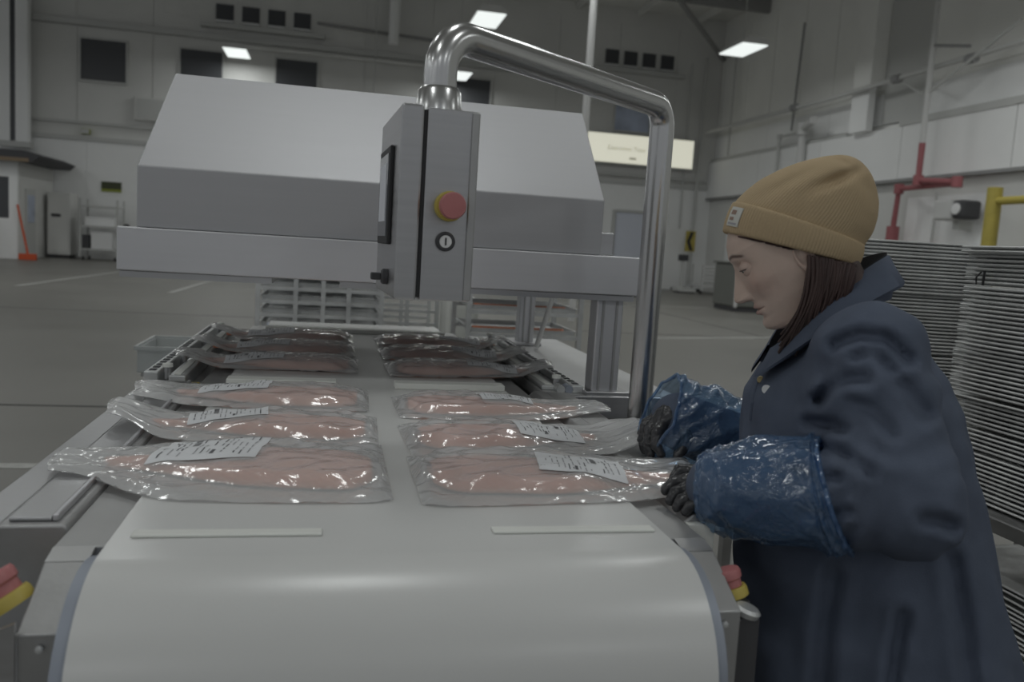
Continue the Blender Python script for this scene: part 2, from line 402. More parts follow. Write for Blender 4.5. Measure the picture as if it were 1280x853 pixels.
# electrical panel on the wall, conduit, junction boxes
pb = thing('wall_cabinet', 'shallow grey wall cabinet beside the dark windows, just above the white lining', 'cabinet', (-6.2, FW - 0.12, 5.1))
bx('body', 'wall_hi', pb, -7.3, -5.3, FW - 0.22, FW - 0.04, 5.15, 6.0, bevel=0.02)
bx('door', 'trim', pb, -7.2, -5.4, FW - 0.24, FW - 0.221, 5.22, 5.93)
jb = thing('junction_box', 'small dull yellow junction box on the far wall ledge', 'box', (-8.95, FW - .2, 4.5))
bx('body', 'lime', jb, -9.1, -8.8, FW - 0.22, FW - 0.04, 4.5, 4.68, bevel=0.01); bx('lid', 'trim', jb, -9.09, -8.81, FW - 0.235, FW - 0.221, 4.51, 4.67)
def pipe(name, label, m, pts, r, cat='pipe', clamps=True, group=None):
    t = thing(name, label, cat, pts[0], group)
    MB().tube(pts, r, 10).build('pipe_run', m, t)
    for p in pts[1:-1]:
        MB().lathe([(0, -r * 1.5), (r * 1.5, -r * 1.5), (r * 1.5, r * 1.5), (0, r * 1.5)], p, n=12).build('elbow', m, t)
    return t
pipe('conduit', 'pale conduit running along the far wall above the dark windows', 'wall_hi',
     [(-4.2, FW - .3, 8.15), (3.4, FW - .3, 8.15), (3.4, FW - .3, 5.4)], 0.07)
pipe('conduit', 'grey conduit beside the corner of far wall and right wall', 'trim', [(14.9, FW - .25, HZ - 1), (14.9, FW - .25, 0.3)], 0.06)
pipe('conduit', 'thin grey conduit next to the lit sign, dropping to the chevron sign', 'trim', [(14.3, FW - .2, 9.4), (14.3, FW - .2, 2.6)], 0.035)
pipe('conduit', 'horizontal grey conduit just below the lit sign', 'trim', [(10.6, FW - .22, 4.62), (15.3, FW - .22, 4.62)], 0.05)
pipe('conduit', 'dark vertical conduit on the far wall right of the middle windows', 'trim', [(1.3, FW - .5, HZ), (1.3, FW - .5, 5.2)], 0.03)

pipe('air_duct', 'short pale duct dropping high on the far wall behind the bent tube', 'wall_lo', [(1.95, FW - .6, HZ), (1.95, FW - .6, 8.75)], 0.2, 'duct')
pipe('conduit', 'dark horizontal conduit high on the far wall right of the small windows', 'beam', [(-0.9, FW - .4, 9.25), (3.6, FW - .4, 9.1)], 0.06)

# big wall frame at left: door track column
dk = thing('door_track', 'tall pale door track column with a dark slot on the far wall', 'door track', (-11.2, FW - 0.4, 3.9))
c0 = at(30, 178, 'y', FW - 0.3)
bx('post', 'wall_lo', dk, -11.62, -11.22, FW - .82, FW - .47, 4.0, 9.6, bevel=.02)
bx('slot', 'glass_dark', dk, -11.22, -11.05, FW - .76, FW - .47, 4.05, 9.6)
bx('post', 'wall_lo', dk, -11.05, -10.65, FW - .82, FW - .47, 4.0, 9.6, bevel=.02)
MB().prism([(-13.6, 10.9), (-10.6, 9.3), (-10.5, 9.75), (-13.2, 11.2)], 'y', FW - .88, FW - .5).build('header', 'wall_lo', dk)
bx('foot', 'trim', dk, -11.6, -10.55, FW - .86, FW - .47, 3.8, 4.0)

# lit sign
sg = thing('illuminated_sign', 'cream lit sign box on the far wall reading Executive', 'sign', (12.2, FW - .2, 5.0))
bx('casing', 'trim', sg, 9.55, 14.6, FW - .45, FW - .13, 5.02, 6.28, bevel=.03)
bx('face', 'sign', sg, 9.62, 14.53, FW - .47, FW - .451, 5.08, 6.22, bevel=.008)
def text(txt, size, loc, m, parent, rx=math.pi / 2, rz=0.0, ext=0.004):
    cu = bpy.data.curves.new('lettering', 'FONT'); cu.body = txt; cu.size = size; cu.extrude = ext; cu.align_x = 'CENTER'; cu.align_y = 'CENTER'
    tmp = bpy.data.objects.new('lettering', cu); COL.objects.link(tmp)
    dg = bpy.context.evaluated_depsgraph_get(); me = bpy.data.meshes.new_from_object(tmp.evaluated_get(dg))
    bpy.data.objects.remove(tmp)
    o = bpy.data.objects.new('lettering', me); COL.objects.link(o); me.materials.clear(); me.materials.append(M[m])
    off = ORG.get(parent.name, (0, 0, 0)); o.parent = parent
    o.location = [loc[i] - off[i] for i in range(3)]; o.rotation_euler = (rx, 0, rz)
    return o
text('Executive Tour', 0.27, (11.62, FW - .475, 5.66), 'signtext', sg)
bx('mark', 'signtext', sg, 11.75, 12.05, FW - .474, FW - .4705, 5.24, 5.33)

# strip-curtain doorway on the far wall
dr = struct(MB().box(11.45, 13.35, FW - .14, FW - .121, 0.1, 3.1).build('door_1', 'curtain'))
for i in range(8):
    x = 11.5 + i * 0.228
    bx('curtain_strip', 'curtain', dr, x, x + 0.235, FW - .17 - 0.012 * (i % 2), FW - .165 - 0.012 * (i % 2), 0.1, 3.05)
for a in ((11.3, 11.45, 0, 3.2), (13.35, 13.5, 0, 3.2), (11.45, 13.35, 3.1, 3.22)):
    bx('door_frame', 'trim', dr, a[0], a[1], FW - .2, FW - .121, a[2], a[3])
# chevron sign on a stand
cs = thing('chevron_sign', 'yellow sign with a black chevron on a thin post by the strip door', 'sign', (14.55, FW - .8, 0))
MB().tube([(14.55, FW - .8, 0.12), (14.55, FW - .8, 2.6)], 0.03, 8).build('post', 'trim', cs)
bx('base', 'black', cs, 14.0, 15.1, FW - 1.1, FW - .5, 0.0, 0.12, bevel=.03)
bx('board', 'barrier', cs, 14.34, 14.78, FW - .86, FW - .84, 1.65, 2.5)
MB().prism([(14.70, 2.46), (14.55, 2.46), (14.40, 2.07), (14.55, 1.69), (14.70, 1.69), (14.55, 2.07)], 'y', FW - .868, FW - .861).build('chevron', 'black', cs)
# green exit-like wall sign at left
gs = thing('wall_sign', 'small dark green wall sign with a lime strip above the utility cart', 'sign', (-8.07, FW - .16, 2.5))
bx('board', 'green', gs, -8.4, -7.72, FW - .16, FW - .121, 2.58, 2.84); bx('strip', 'lime', gs, -8.4, -7.72, FW - .165, FW - .121, 2.48, 2.58)
# booth at left
bo = thing('office_booth', 'white windowed booth with a flat dark roof against the far wall', 'booth', (-12.2, 31, 0))
by = 30.2
def Bx(n, m, *a, bevel=0): return bx(n, m, bo, *a, bevel=bevel)
Bx('front_wall', 'wall_lo', -14, -10.0, by, by + .1, 0, 1.30)
Bx('header', 'wall_lo', -14, -10.0, by, by + .1, 2.62, 3.12)
Bx('corner_post', 'wall_lo', -10.25, -10.0, by, by + .12, 1.30, 2.62)
Bx('side_wall', 'wall_hi', -10.08, -9.98, by + .1, 33.7, 0, 3.12)
Bx('side_door', 'trim', -9.98, -9.93, by + .6, by + 1.5, 0.05, 2.3)
Bx('door_window', 'glass_blue', -9.93, -9.91, by + .75, by + 1.35, 1.2, 2.1)
Bx('pane', 'glass_dark', -14, -10.25, by + .04, by + .06, 1.30, 2.62)
MB().prism([(-14, 3.12), (-9.4, 3.12), (-9.2, 3.3), (-9.6, 3.45), (-14, 3.55)], 'y', by - .5, 33.6).build('roof', 'dark', bo)
Bx('roof_edge', 'wood', -14, -9.5, by - .52, by - .5, 3.1, 3.22)
st = thing('office_stool', 'dark stool standing in front of the white booth', 'stool', (-10.95, 29.6, 0))
bx('seat', 'wood', st, -11.3, -10.6, 29.4, 29.9, .78, .86)
for a in ((-11.25, 29.45), (-10.65, 29.45), (-11.25, 29.85), (-10.65, 29.85)): MB().tube([(a[0], a[1], 0), (a[0], a[1], .78)], .04, 8).build('leg', 'trim', st)
bx('backrest', 'wall_hi', st, -11.3, -10.6, 29.86, 29.9, 1.0, 1.35)
# broom / squeegee
bs = thing('floor_squeegee', 'orange-headed floor squeegee leaning on the booth corner', 'squeegee', (-9.8, 29.9, 0))
bx('head', 'orange', bs, -9.85, -9.35, 29.8, 30.0, 0.0, 0.2, bevel=.02)
MB().tube([(-9.6, 29.9, .2), (-9.95, 30.05, 1.75)], .035, 8).build('handle', 'orange', bs)
# tall cabinet & utility cart
tc_ = thing('tall_cabinet', 'plain grey-white tall cabinet between booth and utility cart', 'cabinet', (-9.3, 33, 0))
bx('body', 'wall_hi', tc_, -9.85, -9.1, 32.6, 33.5, 0.12, 2.3, bevel=.02); bx('door', 'wall_hi', tc_, -9.8, -9.15, 32.57, 32.6, .2, 2.2, bevel=.01)
bx('plinth', 'dark', tc_, -9.8, -9.15, 32.65, 33.4, 0, .12); bx('handle', 'dark', tc_, -9.7, -9.4, 32.54, 32.57, 1.45, 1.55)
uc = thing('utility_cart', 'grey shelf cart stacked with white and wood boxes on the far wall', 'cart', (-8.1, 32.6, 0))
for z in (0.35, 1.15, 1.85): bx('shelf', 'trim', uc, -8.7, -7.45, 32.2, 33.2, z, z + .06)
for a in ((-8.68, 32.22), (-7.47, 32.22), (-8.68, 33.18), (-7.47, 33.18)): bx('post', 'trim', uc, a[0] - .03, a[0] + .03, a[1] - .03, a[1] + .03, .12, 2.15)
for a in ((-8.6, 32.3), (-7.55, 32.3), (-8.6, 33.1), (-7.55, 33.1)): MB().lathe([(0, -.03), (.06, -.03), (.06, .03), (0, .03)], (a[0], a[1], .06), (1, 0, 0), 12).build('caster', 'black', uc)
for (n, m, a, lb) in (('storage_box', 'white', (-8.35, -7.65, 32.3, 33.0, .41, .98), 'white box on the bottom shelf of the utility cart'),
                      ('storage_box', 'wall_lo', (-8.55, -7.6, 32.3, 33.0, 1.21, 1.5), 'low white box on the middle shelf of the utility cart'),
                      ('storage_box', 'dark', (-8.62, -8.4, 32.25, 32.8, .41, .85), 'black box on the bottom shelf of the utility cart')):
    b_ = thing(n, lb, 'box', ((a[0] + a[1]) / 2, (a[2] + a[3]) / 2, a[4]))
    bx('body', m, b_, *a, bevel=.02); bx('lid', m, b_, a[0] - .01, a[1] + .01, a[2] - .01, a[3] + .01, a[5], a[5] + .03)
gb = thing('gas_bottle', 'slim white bottle with black cap beside the utility cart', 'bottle', (-7.2, 32.4, 0))
MB().lathe([(0, 0), (.15, 0), (.15, 1.0), (.08, 1.15), (0, 1.15)], (-7.2, 32.4, 0), n=14).build('body', 'wall_lo', gb)
MB().lathe([(0, 0), (.1, 0), (.1, .16), (0, .2)], (-7.2, 32.4, 1.15), n=12).build('cap', 'black', gb)

# right wall
wr = struct(MB().box(RW, RW + .3, -14, FW, 0, HZ + .6).build('wall_right', 'wall_warm'))
for i, y in enumerate(np.arange(5.0, FW - .3, 2.05)):
    if 18.9 < y < 21.4: continue
    bx('cladding_panel', 'wall_warm', wr, RW - .05, RW - .001, y, min(y + 2.01, FW - .05), 6.65, HZ)
for i, y in enumerate(np.arange(5.0, FW - .3, 4.1)):
    bx('lining_panel', 'wall_lo', wr, RW - .3, RW - .001, y, min(y + 4.07, FW - .05), 3.95, 5.42)
for i, y in enumerate(np.arange(5.0, FW - .3, 4.1)):
    bx('wall_panel', 'wall_lo', wr, RW - .06, RW - .001, y, min(y + 4.07, FW - .05), 5.62, 6.5)
bx('ledge', 'trim', wr, RW - .34, RW - .001, 5, 21.5, 5.42, 5.6); bx('ledge', 'trim', wr, RW - .22, RW - .001, 24.2, FW - .1, 5.42, 5.55)
bx('ledge', 'beam', wr, RW - .34, RW - .301, 5, FW - .1, 3.86, 3.95)
bx('lower_lining', 'wall_hi', wr, RW - .1, RW - .001, 5, FW - .1, 0, 3.86)
bx('lining_panel', 'wall_lo', wr, RW - .16, RW - .101, 18.0, 21.0, 0.2, 3.42)
bx('lining_panel', 'wall_lo', wr, RW - .16, RW - .101, 23.5, 32.0, 0.2, 3.4)
pil = thing('wall_pilaster', 'white boxed column standing proud of the right wall', 'column', (RW - .3, 23, 3.95))
bx('shaft', 'wall_lo', pil, RW - .55, RW - .31, 22.75, 23.6, 5.43, 6.75, bevel=.02); bx('upper_shaft', 'wall_warm', pil, RW - .55, RW - .06, 22.75, 23.6, 6.76, HZ, bevel=.02)
bx('recess_panel', 'trim', wr, RW - .075, RW - .001, 20.9, 22.7, 5.62, HZ)
# sprinkler riser, branch lines
pipe('sprinkler_riser', 'grey vertical riser pipe on the right wall above the red pipe', 'pvc', [(RW - .98, 19.6, HZ), (RW - .98, 19.58, 4.7)], 0.075)
rp = thing('fire_pipe', 'red fire pipe stepping down the right wall above the tray stacks', 'pipe', (RW - .98, 19.6, 3.6))
MB().tube([(RW - .98, 19.58, 4.7), (RW - .98, 19.58, 3.75), (RW - .98, 18.15, 3.62)], .085, 10).build('upper_run', 'redpipe', rp)
MB().tube([(RW - .98, 18.15, 3.60), (RW - .62, 20.8, 3.62), (RW - .6, 20.9, 2.6)], .075, 10).build('lower_run', 'redpipe', rp)
for p in ((RW - .98, 19.58, 3.75), (RW - .98, 18.15, 3.62), (RW - .62, 20.8, 3.62)):
    MB().lathe([(0, -.13), (.13, -.13), (.13, .13), (0, .13)], p, n=12).build('elbow', 'redpipe', rp)
MB().lathe([(0, 0), (.17, 0), (.17, .75), (0, .75)], (RW - .6, 20.9, 1.85), n=12).build('valve_body', 'redpipe', rp)
rk = thing('fire_bell', 'small red alarm knob at the end of a thin drop pipe', 'alarm', (RW - .3, 19.7, 1.9))
MB().lathe([(0, -.12), (.16, -.12), (.16, .12), (0, .12)], (RW - .3, 19.75, 2.0), (1, 0, 0), 12).build('knob', 'redpipe', rk)
MB().tube([(RW - .25, 19.75, 2.1), (RW - .25, 19.75, 3.5)], .03, 8).build('drop_pipe', 'trim', rk)
hp = thing('overhead_pipe', 'long grey pipe running along the upper right wall with braces', 'pipe', (RW - .8, 10, 7))
MB().tube([(RW - .75, 33.5, 6.62), (RW - .75, 24, 6.6), (RW - .8, 14, 6.72)], .07, 10).build('pipe_run', 'trim', hp)
MB().tube([(RW - .98, 19.58, 5.95), (RW - .75, 17.0, 7.2)], .04, 8).build('brace', 'trim', hp)
MB().tube([(RW - .98, 19.58, 7.15), (RW - .86, 18.4, 6.9)], .04, 8).build('brace', 'beam', hp)
MB().tube([(RW - .98, 19.85, 6.0), (RW - .65, 21.2, 6.6)], .03, 8).build('brace', 'trim', hp)
for y in (18.4, 21.2, 26.5): MB().lathe([(0, -.14), (.12, -.14), (.12, .14), (0, .14)], (RW - .78, y, 6.62), (0, 1, 0), 10).build('clamp', 'beam', hp)
pipe('vent_pipe', 'pale vent pipe bent over at its top on the right wall', 'pvc', [(RW - .5, 26.3, 4.1), (RW - .5, 26.3, 5.9), (RW - .9, 25.0, 6.0)], .13)
pipe('conduit', 'square-bent grey conduit beside the pale vent pipe', 'trim', [(RW - .4, 28.0, 4.2), (RW - .4, 28.0, 5.85), (RW - .4, 26.6, 5.85)], .06)
pipe('conduit', 'thin dark conduit rising on the far end of the right wall', 'beam', [(RW - .3, 27.4, 6.0), (RW - .3, 27.2, 9.6)], .04)
pipe('conduit', 'thin grey conduit in the corner end of the right wall cladding', 'trim', [(RW - .3, 32.2, 5.6), (RW - .3, 32.2, 9.5)], .04)
ub = thing('unit_heater', 'grey motor box with a round white fan hung on the right wall', 'heater', (RW - .8, 18.4, 2.7))
bx('body', 'pvc', ub, RW - .9, RW - .35, 18.35, 19.0, 2.72, 3.22, bevel=.05); bx('housing', 'dark', ub, RW - .9, RW - .35, 17.95, 18.34, 2.74, 3.2, bevel=.08)
MB().lathe([(0, 0), (.14, 0), (.14, .03), (0, .04)], (RW - .91, 18.15, 2.98), (-1, 0, 0), 14).build('fan_cover', 'white', ub)
bx('bracket', 'trim', ub, RW - .6, RW - .101, 18.4, 18.6, 2.5, 2.72)
yb = thing('guard_barrier', 'yellow steel guard barrier post and rail by the right wall', 'barrier', (14.3, 16.3, 0))
MB().tube([(14.3, 16.35, 0), (14.3, 16.35, 3.35)], .16, 14).build('post', 'barrier', yb)
MB().tube([(14.3, 16.35, 3.05), (14.3, 12.5, 3.05)], .09, 12).build('rail', 'barrier', yb)
MB().tube([(14.3, 12.5, 0), (14.3, 12.5, 3.35)], .16, 14).build('post', 'barrier', yb)
wb = thing('wall_shelf', 'grey bracket shelf low on the right wall behind the tray stacks', 'shelf', (RW - .4, 18, 1.9))
bx('board', 'trim', wb, RW - .5, RW - .161, 17.6, 19.0, 1.95, 2.08); bx('bracket', 'trim', wb, RW - .3, RW - .161, 18.2, 18.3, 1.7, 1.95)

# dark trolley and light trolley in front of the far wall
dt = thing('bin_trolley', 'dark grey-green bin standing on the open floor behind the worker', 'bin', (11.6, 21.3, 0))
bx('body', 'bin', dt, 10.75, 12.8, 21.2, 22.6, .12, 1.3, bevel=.05); bx('rim', 'bin', dt, 10.7, 12.85, 21.15, 22.65, 1.3, 1.36, bevel=.02)
bx('pallet', 'dark', dt, 10.8, 12.75, 21.25, 22.55, 0, .12); bx('post', 'pvc', dt, 10.72, 10.8, 21.14, 21.2, .12, 2.6)
lt = thing('flat_trolley', 'light wire trolley with a push handle near the chevron sign', 'trolley', (14.6, 31.5, 0))
bx('deck', 'pvc', lt, 14.2, 15.4, 31.0, 32.0, .28, .36)
for i in range(5): bx('slat', 'pvc', lt, 14.25, 15.35, 31.0, 31.03, .5 + i * .14, .57 + i * .14)
for a in ((14.25, 31.05), (15.35, 31.05), (14.25, 31.95), (15.35, 31.95)):
    bx('post', 'trim', lt, a[0] - .03, a[0] + .03, a[1] - .03, a[1] + .03, .12, 1.15); MB().lathe([(0, -.04), (.06, -.04), (.06, .04), (0, .04)], (a[0], a[1], .06), (1, 0, 0), 10).build('caster', 'black', lt)
pt = thing('platform_scale', 'low grey platform scale with a display arm near the far wall', 'scale', (13.0, 31.5, 0))
bx('platform', 'trim', pt, 13.3, 14.0, 30.9, 31.7, 0.05, .2, bevel=.02); bx('foot', 'dark', pt, 13.35, 13.95, 30.95, 31.65, 0, .05)
bx('column', 'trim', pt, 13.6, 13.7, 31.6, 31.7, .2, 1.25); bx('display', 'dark', pt, 13.45, 13.85, 31.55, 31.65, 1.25, 1.5)

# ceiling and lamps
ce = struct(MB().box(-24, RW + .3, -14, FW + .3, HZ + .6, HZ + .8).build('ceiling', 'roof'))
for y in (3, 10, 17, 24.6, 30.4): bx('beam', 'beam', ce, -24, RW, y - .12, y + .12, HZ + .05, HZ + .6)
for i, x in enumerate(np.arange(-22, RW, 2.6)): bx('roof_rib', 'roof', ce, x, x + .12, 3.2, FW, HZ + .35, HZ + .6)
MB().tube([(8.0, 24.6, HZ + .1), (RW - .1, 33.8, 9.7)], .1, 8).build('bracing', 'beam', ce)
MB().tube([(10.5, 24.6, HZ + .1), (RW - .1, 17.2, 9.9)], .1, 8).build('bracing', 'beam', ce)
LP = [(-3.6, 32.3), (3.95, 24.0), (11.65, 23.9), (4.35, 32.2)]
LP += [(x, y) for y in (15.2, 6.8, -1.6, -10.0) for x in (-19.1, -11.4, -3.6, 4.1, 11.7)] + [(0.25, 3.2), (-15.2, 3.2), (-19.1, 24.0), (-11.4, 24.0), (-7.5, 20.0), (-3.6, 22.4), (0.25, 19.6), (5.6, 17.8), (9.5, 16.6), (13.9, 13.2)]  # off-grid lamps at the end are unseen, mostly added to brighten the walls
LLAB = {0: 'lit ceiling lamp hanging above the second dark window, left of the hood', 1: 'lit ceiling lamp just above the bent steel tube of the control panel',
        2: 'lit ceiling lamp hanging high beside the right wall', 3: 'lit ceiling lamp half hidden behind the upright of the control panel tube'}
for i, (x, y) in enumerate(LP):
    lab = LLAB.get(i, 'lit ceiling lamp out of view, in the hall rows with some added to brighten the walls')
    t = thing('ceiling_lamp', lab, 'lamp', (x, y, 7.6), 'hanging hall lamps')
    wx, wy = .42, .8
    MB().prism([(x - wx, 7.62), (x + wx, 7.62), (x + wx * .7, 7.8), (x - wx * .7, 7.8)], 'y', y - wy, y + wy).build('housing', 'pvc', t)
    bx('diffuser', 'lamp', t, x - wx + .03, x + wx - .03, y - wy + .03, y + wy - .03, 7.585, 7.62, bevel=.01)
    MB().tube([(x, y, 7.8), (x, y, HZ + .58)], .012, 6).build('rod', 'trim', t)
    ld = bpy.data.lights.new('lamp_light', 'AREA'); ld.shape = 'RECTANGLE'; ld.size = 2 * wx - .08; ld.size_y = 2 * wy - .08
    ld.energy = LAMP_W; ld.color = (0.97, 1.0, 0.99)
    lo = bpy.data.objects.new('lamp_light', ld); COL.objects.link(lo); lo.parent = t; lo.location = (0, 0, -0.02)
DPX = 4.66
dp = pipe('drop_pole', 'thin pale pole dropping from the roof behind the hood', 'pvc', [(DPX, 16.0, HZ + .5), (DPX, 16.0, 0)], 0.07)

# ================================================================== MACHINE
BZ = 1.0; BL, BR = -0.250, 0.462; RC = (1.0, 0.86); RR = 0.14
ma = thing('vacuum_packing_machine', 'large steel belt vacuum packing machine with raised hood and white belt', 'machine', (0.1, 2.3, 0))
# belt: wraps the front drum and the rear drum
prof = [(3.75, BZ), (1.0, BZ)] + [(RC[0] - RR * math.sin(a), RC[1] + RR * math.cos(a)) for a in np.linspace(0.06, math.pi, 26)] + [(3.75, RC[1] - RR)]
prof += [(3.75 + RR * math.sin(a), RC[1] - RR * math.cos(a)) for a in np.linspace(0.06, math.pi - .06, 14)]
ins_ = [(RC[0] + (p[0] - RC[0]) * 1.0, p[1]) for p in prof]
mb = MB(); n = len(prof); T = .004
def inner(p):
    c = np.array([min(max(p[0], RC[0]), 3.75), RC[1]]); d = np.array(p) - c; L = np.linalg.norm(d); return c + d * (1 - T / L)
for x in (BL, BR): mb.v += [(x, p[0], p[1]) for p in prof]
for x in (BL, BR): mb.v += [(x, *inner(p)) for p in prof]
for i in range(n):
    j = (i + 1) % n
    mb.f += [(i, j, n + j, n + i), (2 * n + i, 3 * n + i, 3 * n + j, 2 * n + j), (i, 2 * n + i, 2 * n + j, j), (n + i, n + j, 3 * n + j, 3 * n + i)]
belt = mb.build('belt', 'belt', ma, smooth=25)
for y, x0, x1, h in ((1.07, -0.228, 0.0, .004), (1.07, .222, .45, .004), (2.165, -.245, .02, .016), (2.165, .168, .455, .016), (3.40, -.245, .455, .016)):
    wd = .011 if h < .01 else .024
    MB().box(x0, x1, y - wd, y + wd, BZ + .0002, BZ + h).build('belt_cleat', 'cleat', belt, bevel=.002)
for y in (RC[0], 3.75):
    MB().lathe([(0, 0), (.133, 0), (.133, BR - BL + .03), (0, BR - BL + .03)], (BL - .015, y, RC[1]), (1, 0, 0), 40).build('drum', 'drum', ma)
bx('slider_bed', 'steel_dull', ma, BL + .01, BR - .01, 1.16, 3.6, .965, .994)
# side strips beside the belt, and front side plates
for x0, x1, xn, xm in ((-.312, -.2515, -.312, -.2655), (.4635, .522, .4775, .522)):
    MB().prism([(1.056, .86), (1.056, .992), (3.6, .992), (3.6, .86)], 'x', x0, x1).build('side_strip', 'steel_dull', ma, bevel=.0015)
    MB().prism([(1.0245, .86), (1.0245, .986), (1.0555, .992), (1.0555, .86)], 'x', xn, xm).build('strip_end', 'steel_dull', ma)
    bx('notch_shade', 'black', ma, min(xm, x0 if x0 > 0 else x1) + .0005, max(xm, x0 if x0 > 0 else x1) - .0005, 1.026, 1.055, .86, .955)  # black block stands in for the shade inside the open notch
for xa, xb, sg_ in ((-.312, -.2655, -1), (.4775, .522, 1)):
    MB().prism([(1.024, .986), (.935, .94), (.930, .30), (1.024, .30)], 'x', xa, xb).build('end_plate', 'steel_dull', ma, bevel=.0015)
    MB().lathe([(0, 0), (.004, 0), (.004, .003), (0, .004)], ((xa + xb) / 2, .9325, .925), (0, -1, 0), 10).build('screw', 'alu', ma)
# lower cabinet and legs
bx('lower_cabinet', 'steel_dull', ma, -.36, .60, 1.25, 3.5, .28, .85, bevel=.01)
for x in (-.34, .57):
    for y in (1.3, 3.4): MB().tube([(x, y, .0), (x, y, .3)], .03, 12).build('leg', 'steel', ma)
# left channel with hinged cover strip
ch = MB().prism([(-.392, .86), (-.392, 1.000), (-.316, 1.000), (-.312, .996), (-.312, .86)], 'y', 1.11, 2.17).build('left_channel', 'steel_dull', ma, bevel=.004)
bx('channel_lid', 'steel', ch, -.384, -.334, 1.125, 2.15, 1.0005, 1.006, bevel=.002)
bx('lid_edge', 'steel_x', ch, -.3335, -.3265, 1.125, 2.15, 1.0005, 1.009, bevel=.002)
bx('outer_flange', 'steel', ch, -.44, -.3925, 1.105, 2.2, .985, .998, bevel=.002)
MB().prism([(1.09, .86), (.86, .80), (.86, .78), (1.11, .83)], 'x', -.46, -.313).build('slope_plate', 'steel', ma, bevel=.002)
bx('front_box', 'steel_dull', ma, -.46, -.313, .925, 1.10, .45, .80, bevel=.004)
MB().prism([(-.312, .955), (-.360, .935), (-.365, .82), (-.313, .82)], 'y', .93, .935).build('front_flap', 'steel', ma)
# right channel
cr = MB().prism([(.524, .80), (.524, .985), (.540, 1.000), (.572, 1.000), (.572, .80)], 'y', 1.135, 2.17).build('right_channel', 'steel_dull', ma, bevel=.003)
bx('channel_end_cover', 'cleat', cr, .527, .570, 1.120, 1.134, .88, .990, bevel=.002)
bx('outer_channel', 'steel_dull', ma, .573, .640, 1.34, 2.17, .80, .998, bevel=.003)
# front right bracket with cap
MB().prism([(1.02, .925), (.945, .925), (.935, .45), (1.02, .45)], 'x', .523, .556).build('front_box', 'dark', ma, bevel=.003)
MB().lathe([(0, 0), (.016, 0), (.018, .007), (.014, .011), (0, .012)], (.5405, .957, .9255), (.25, -.1, 1), 24).build('round_cap', 'alu', ma)
bx('gap_shade_block', 'black', ma, .573, .66, 1.36, 2.1, .50, .795, bevel=.01)  # added black block, stands in for the shaded gap beside the channel
# emergency buttons
def estop(c, axis, name='emergency_button', parent=ma, r=.02):
    o = MB().lathe([(0, 0), (r * 1.15, 0), (r * 1.15, r * .55), (r * 1.05, r * .75), (0, r * .75)], c, axis, 28).build(name, 'yellow', parent)
    c2 = Vector(c) + Vector(axis).normalized() * r * .76
    MB().lathe([(0, 0), (r * .85, 0), (r * .85, r * .5), (r * 1.0, r * .65), (r * 1.02, r * 1.1), (r * .92, r * 1.3), (0, r * 1.36)], c2, axis, 28).build('button_cap', 'red', o)
    return o
estop(tuple(at(19, 757, 'y', 1.0)), (-.55, .1, .8), r=.021)
bx('button_stand', 'dark', ma, .526, .556, .975, 1.012, .9255, .934)
estop((.541, .993, .9345), (-.28, .2, .9), r=.018)
# chamber bed plates, left and right
bx('chamber_bed', 'bed', ma, .58, .97, 2.18, 3.55, .955, .99, bevel=.004)
bx('chamber_bed', 'bed', ma, -.47, -.27, 2.2, 3.55, .90, .965, bevel=.004)
bx('bed_edge', 'steel', ma, .64, .97, 2.155, 2.179, .93, .992, bevel=.003)
# sealing rails
def rail(x0, x1, y0, y1, z0, z1, name='sealing_rail'):
    r_ = bx(name, 'alu', ma, x0, x1, y0, y1, z0, z1, bevel=.003)
    k = int((y1 - y0) / .045)
    for i in range(k):
        y = y0 + .02 + i * .045
        MB().box((x0 + x1) / 2 - .008, (x0 + x1) / 2 + .008, y, y + .022, z1 + .0002, z1 + .002).build('rail_slot', 'dark', r_)
    return r_
rail(-.455, -.42, 2.24, 3.46, .966, 1.012)
rail(.655, .69, 2.2, 3.3, .991, 1.012)
for x in (-.375, .60):
    s_ = 1 if x > 0 else -1
    sb = bx('sealing_bar', 'alu', ma, x - .02, x + .02, 2.24, 3.40, .991 if x > 0 else .966, 1.004, bevel=.003)
    bx('heating_strip', 'cleat', sb, x - .008, x + .008, 2.25, 3.39, 1.0045, 1.007)
    for y in (2.26, 2.5, 2.9, 3.3):
        MB().tube([(x + s_ * .026, y, .992), (x + s_ * .026, y, 1.022)], .009, 10).build('guide_pin', 'steel', ma)
        MB().lathe([(0, 0), (.013, 0), (.013, .008), (0, .012)], (x + s_ * .026, y, 1.0225), n=12).build('pin_head', 'cleat', ma)
for i, x in enumerate((.625, .648)):
    MB().tube([(x, 2.2, 1.0), (x, 2.24, 1.0)], .012, 10).build('spring_plunger', 'drum' if i else 'alu', ma)
bx('clip', 'yellow', ma, -.348, -.322, 2.235, 2.26, .968, .985, bevel=.002)
# posts that carry the raised hood
def post(x0, x1, y0, y1, z0, z1):
    p = bx('hood_post', 'steel_x', ma, x0, x1, y0, y1, z0, z1, bevel=.004)
    bx('post_rib', 'steel_dull', p, x0 + .016, x0 + .022, y0 - .003, y0 - .0005, z0 + .01, z1 - .01)
    bx('post_rib', 'steel_dull', p, x1 - .022, x1 - .016, y0 - .003, y0 - .0005, z0 + .01, z1 - .01)
    bx('post_foot', 'steel', p, x0 - .02, x1 + .03, y0 - .02, y1 + .02, z0 - .001, z0 + .012, bevel=.003)
post(.706, .782, 2.185, 2.25, .991, 1.268)
post(.738, .802, 3.28, 3.34, .991, 1.268)
MB().tube([(.79, 3.18, .995), (.865, 3.2, 1.25)], .010, 10).build('gas_strut', 'pvc', ma)
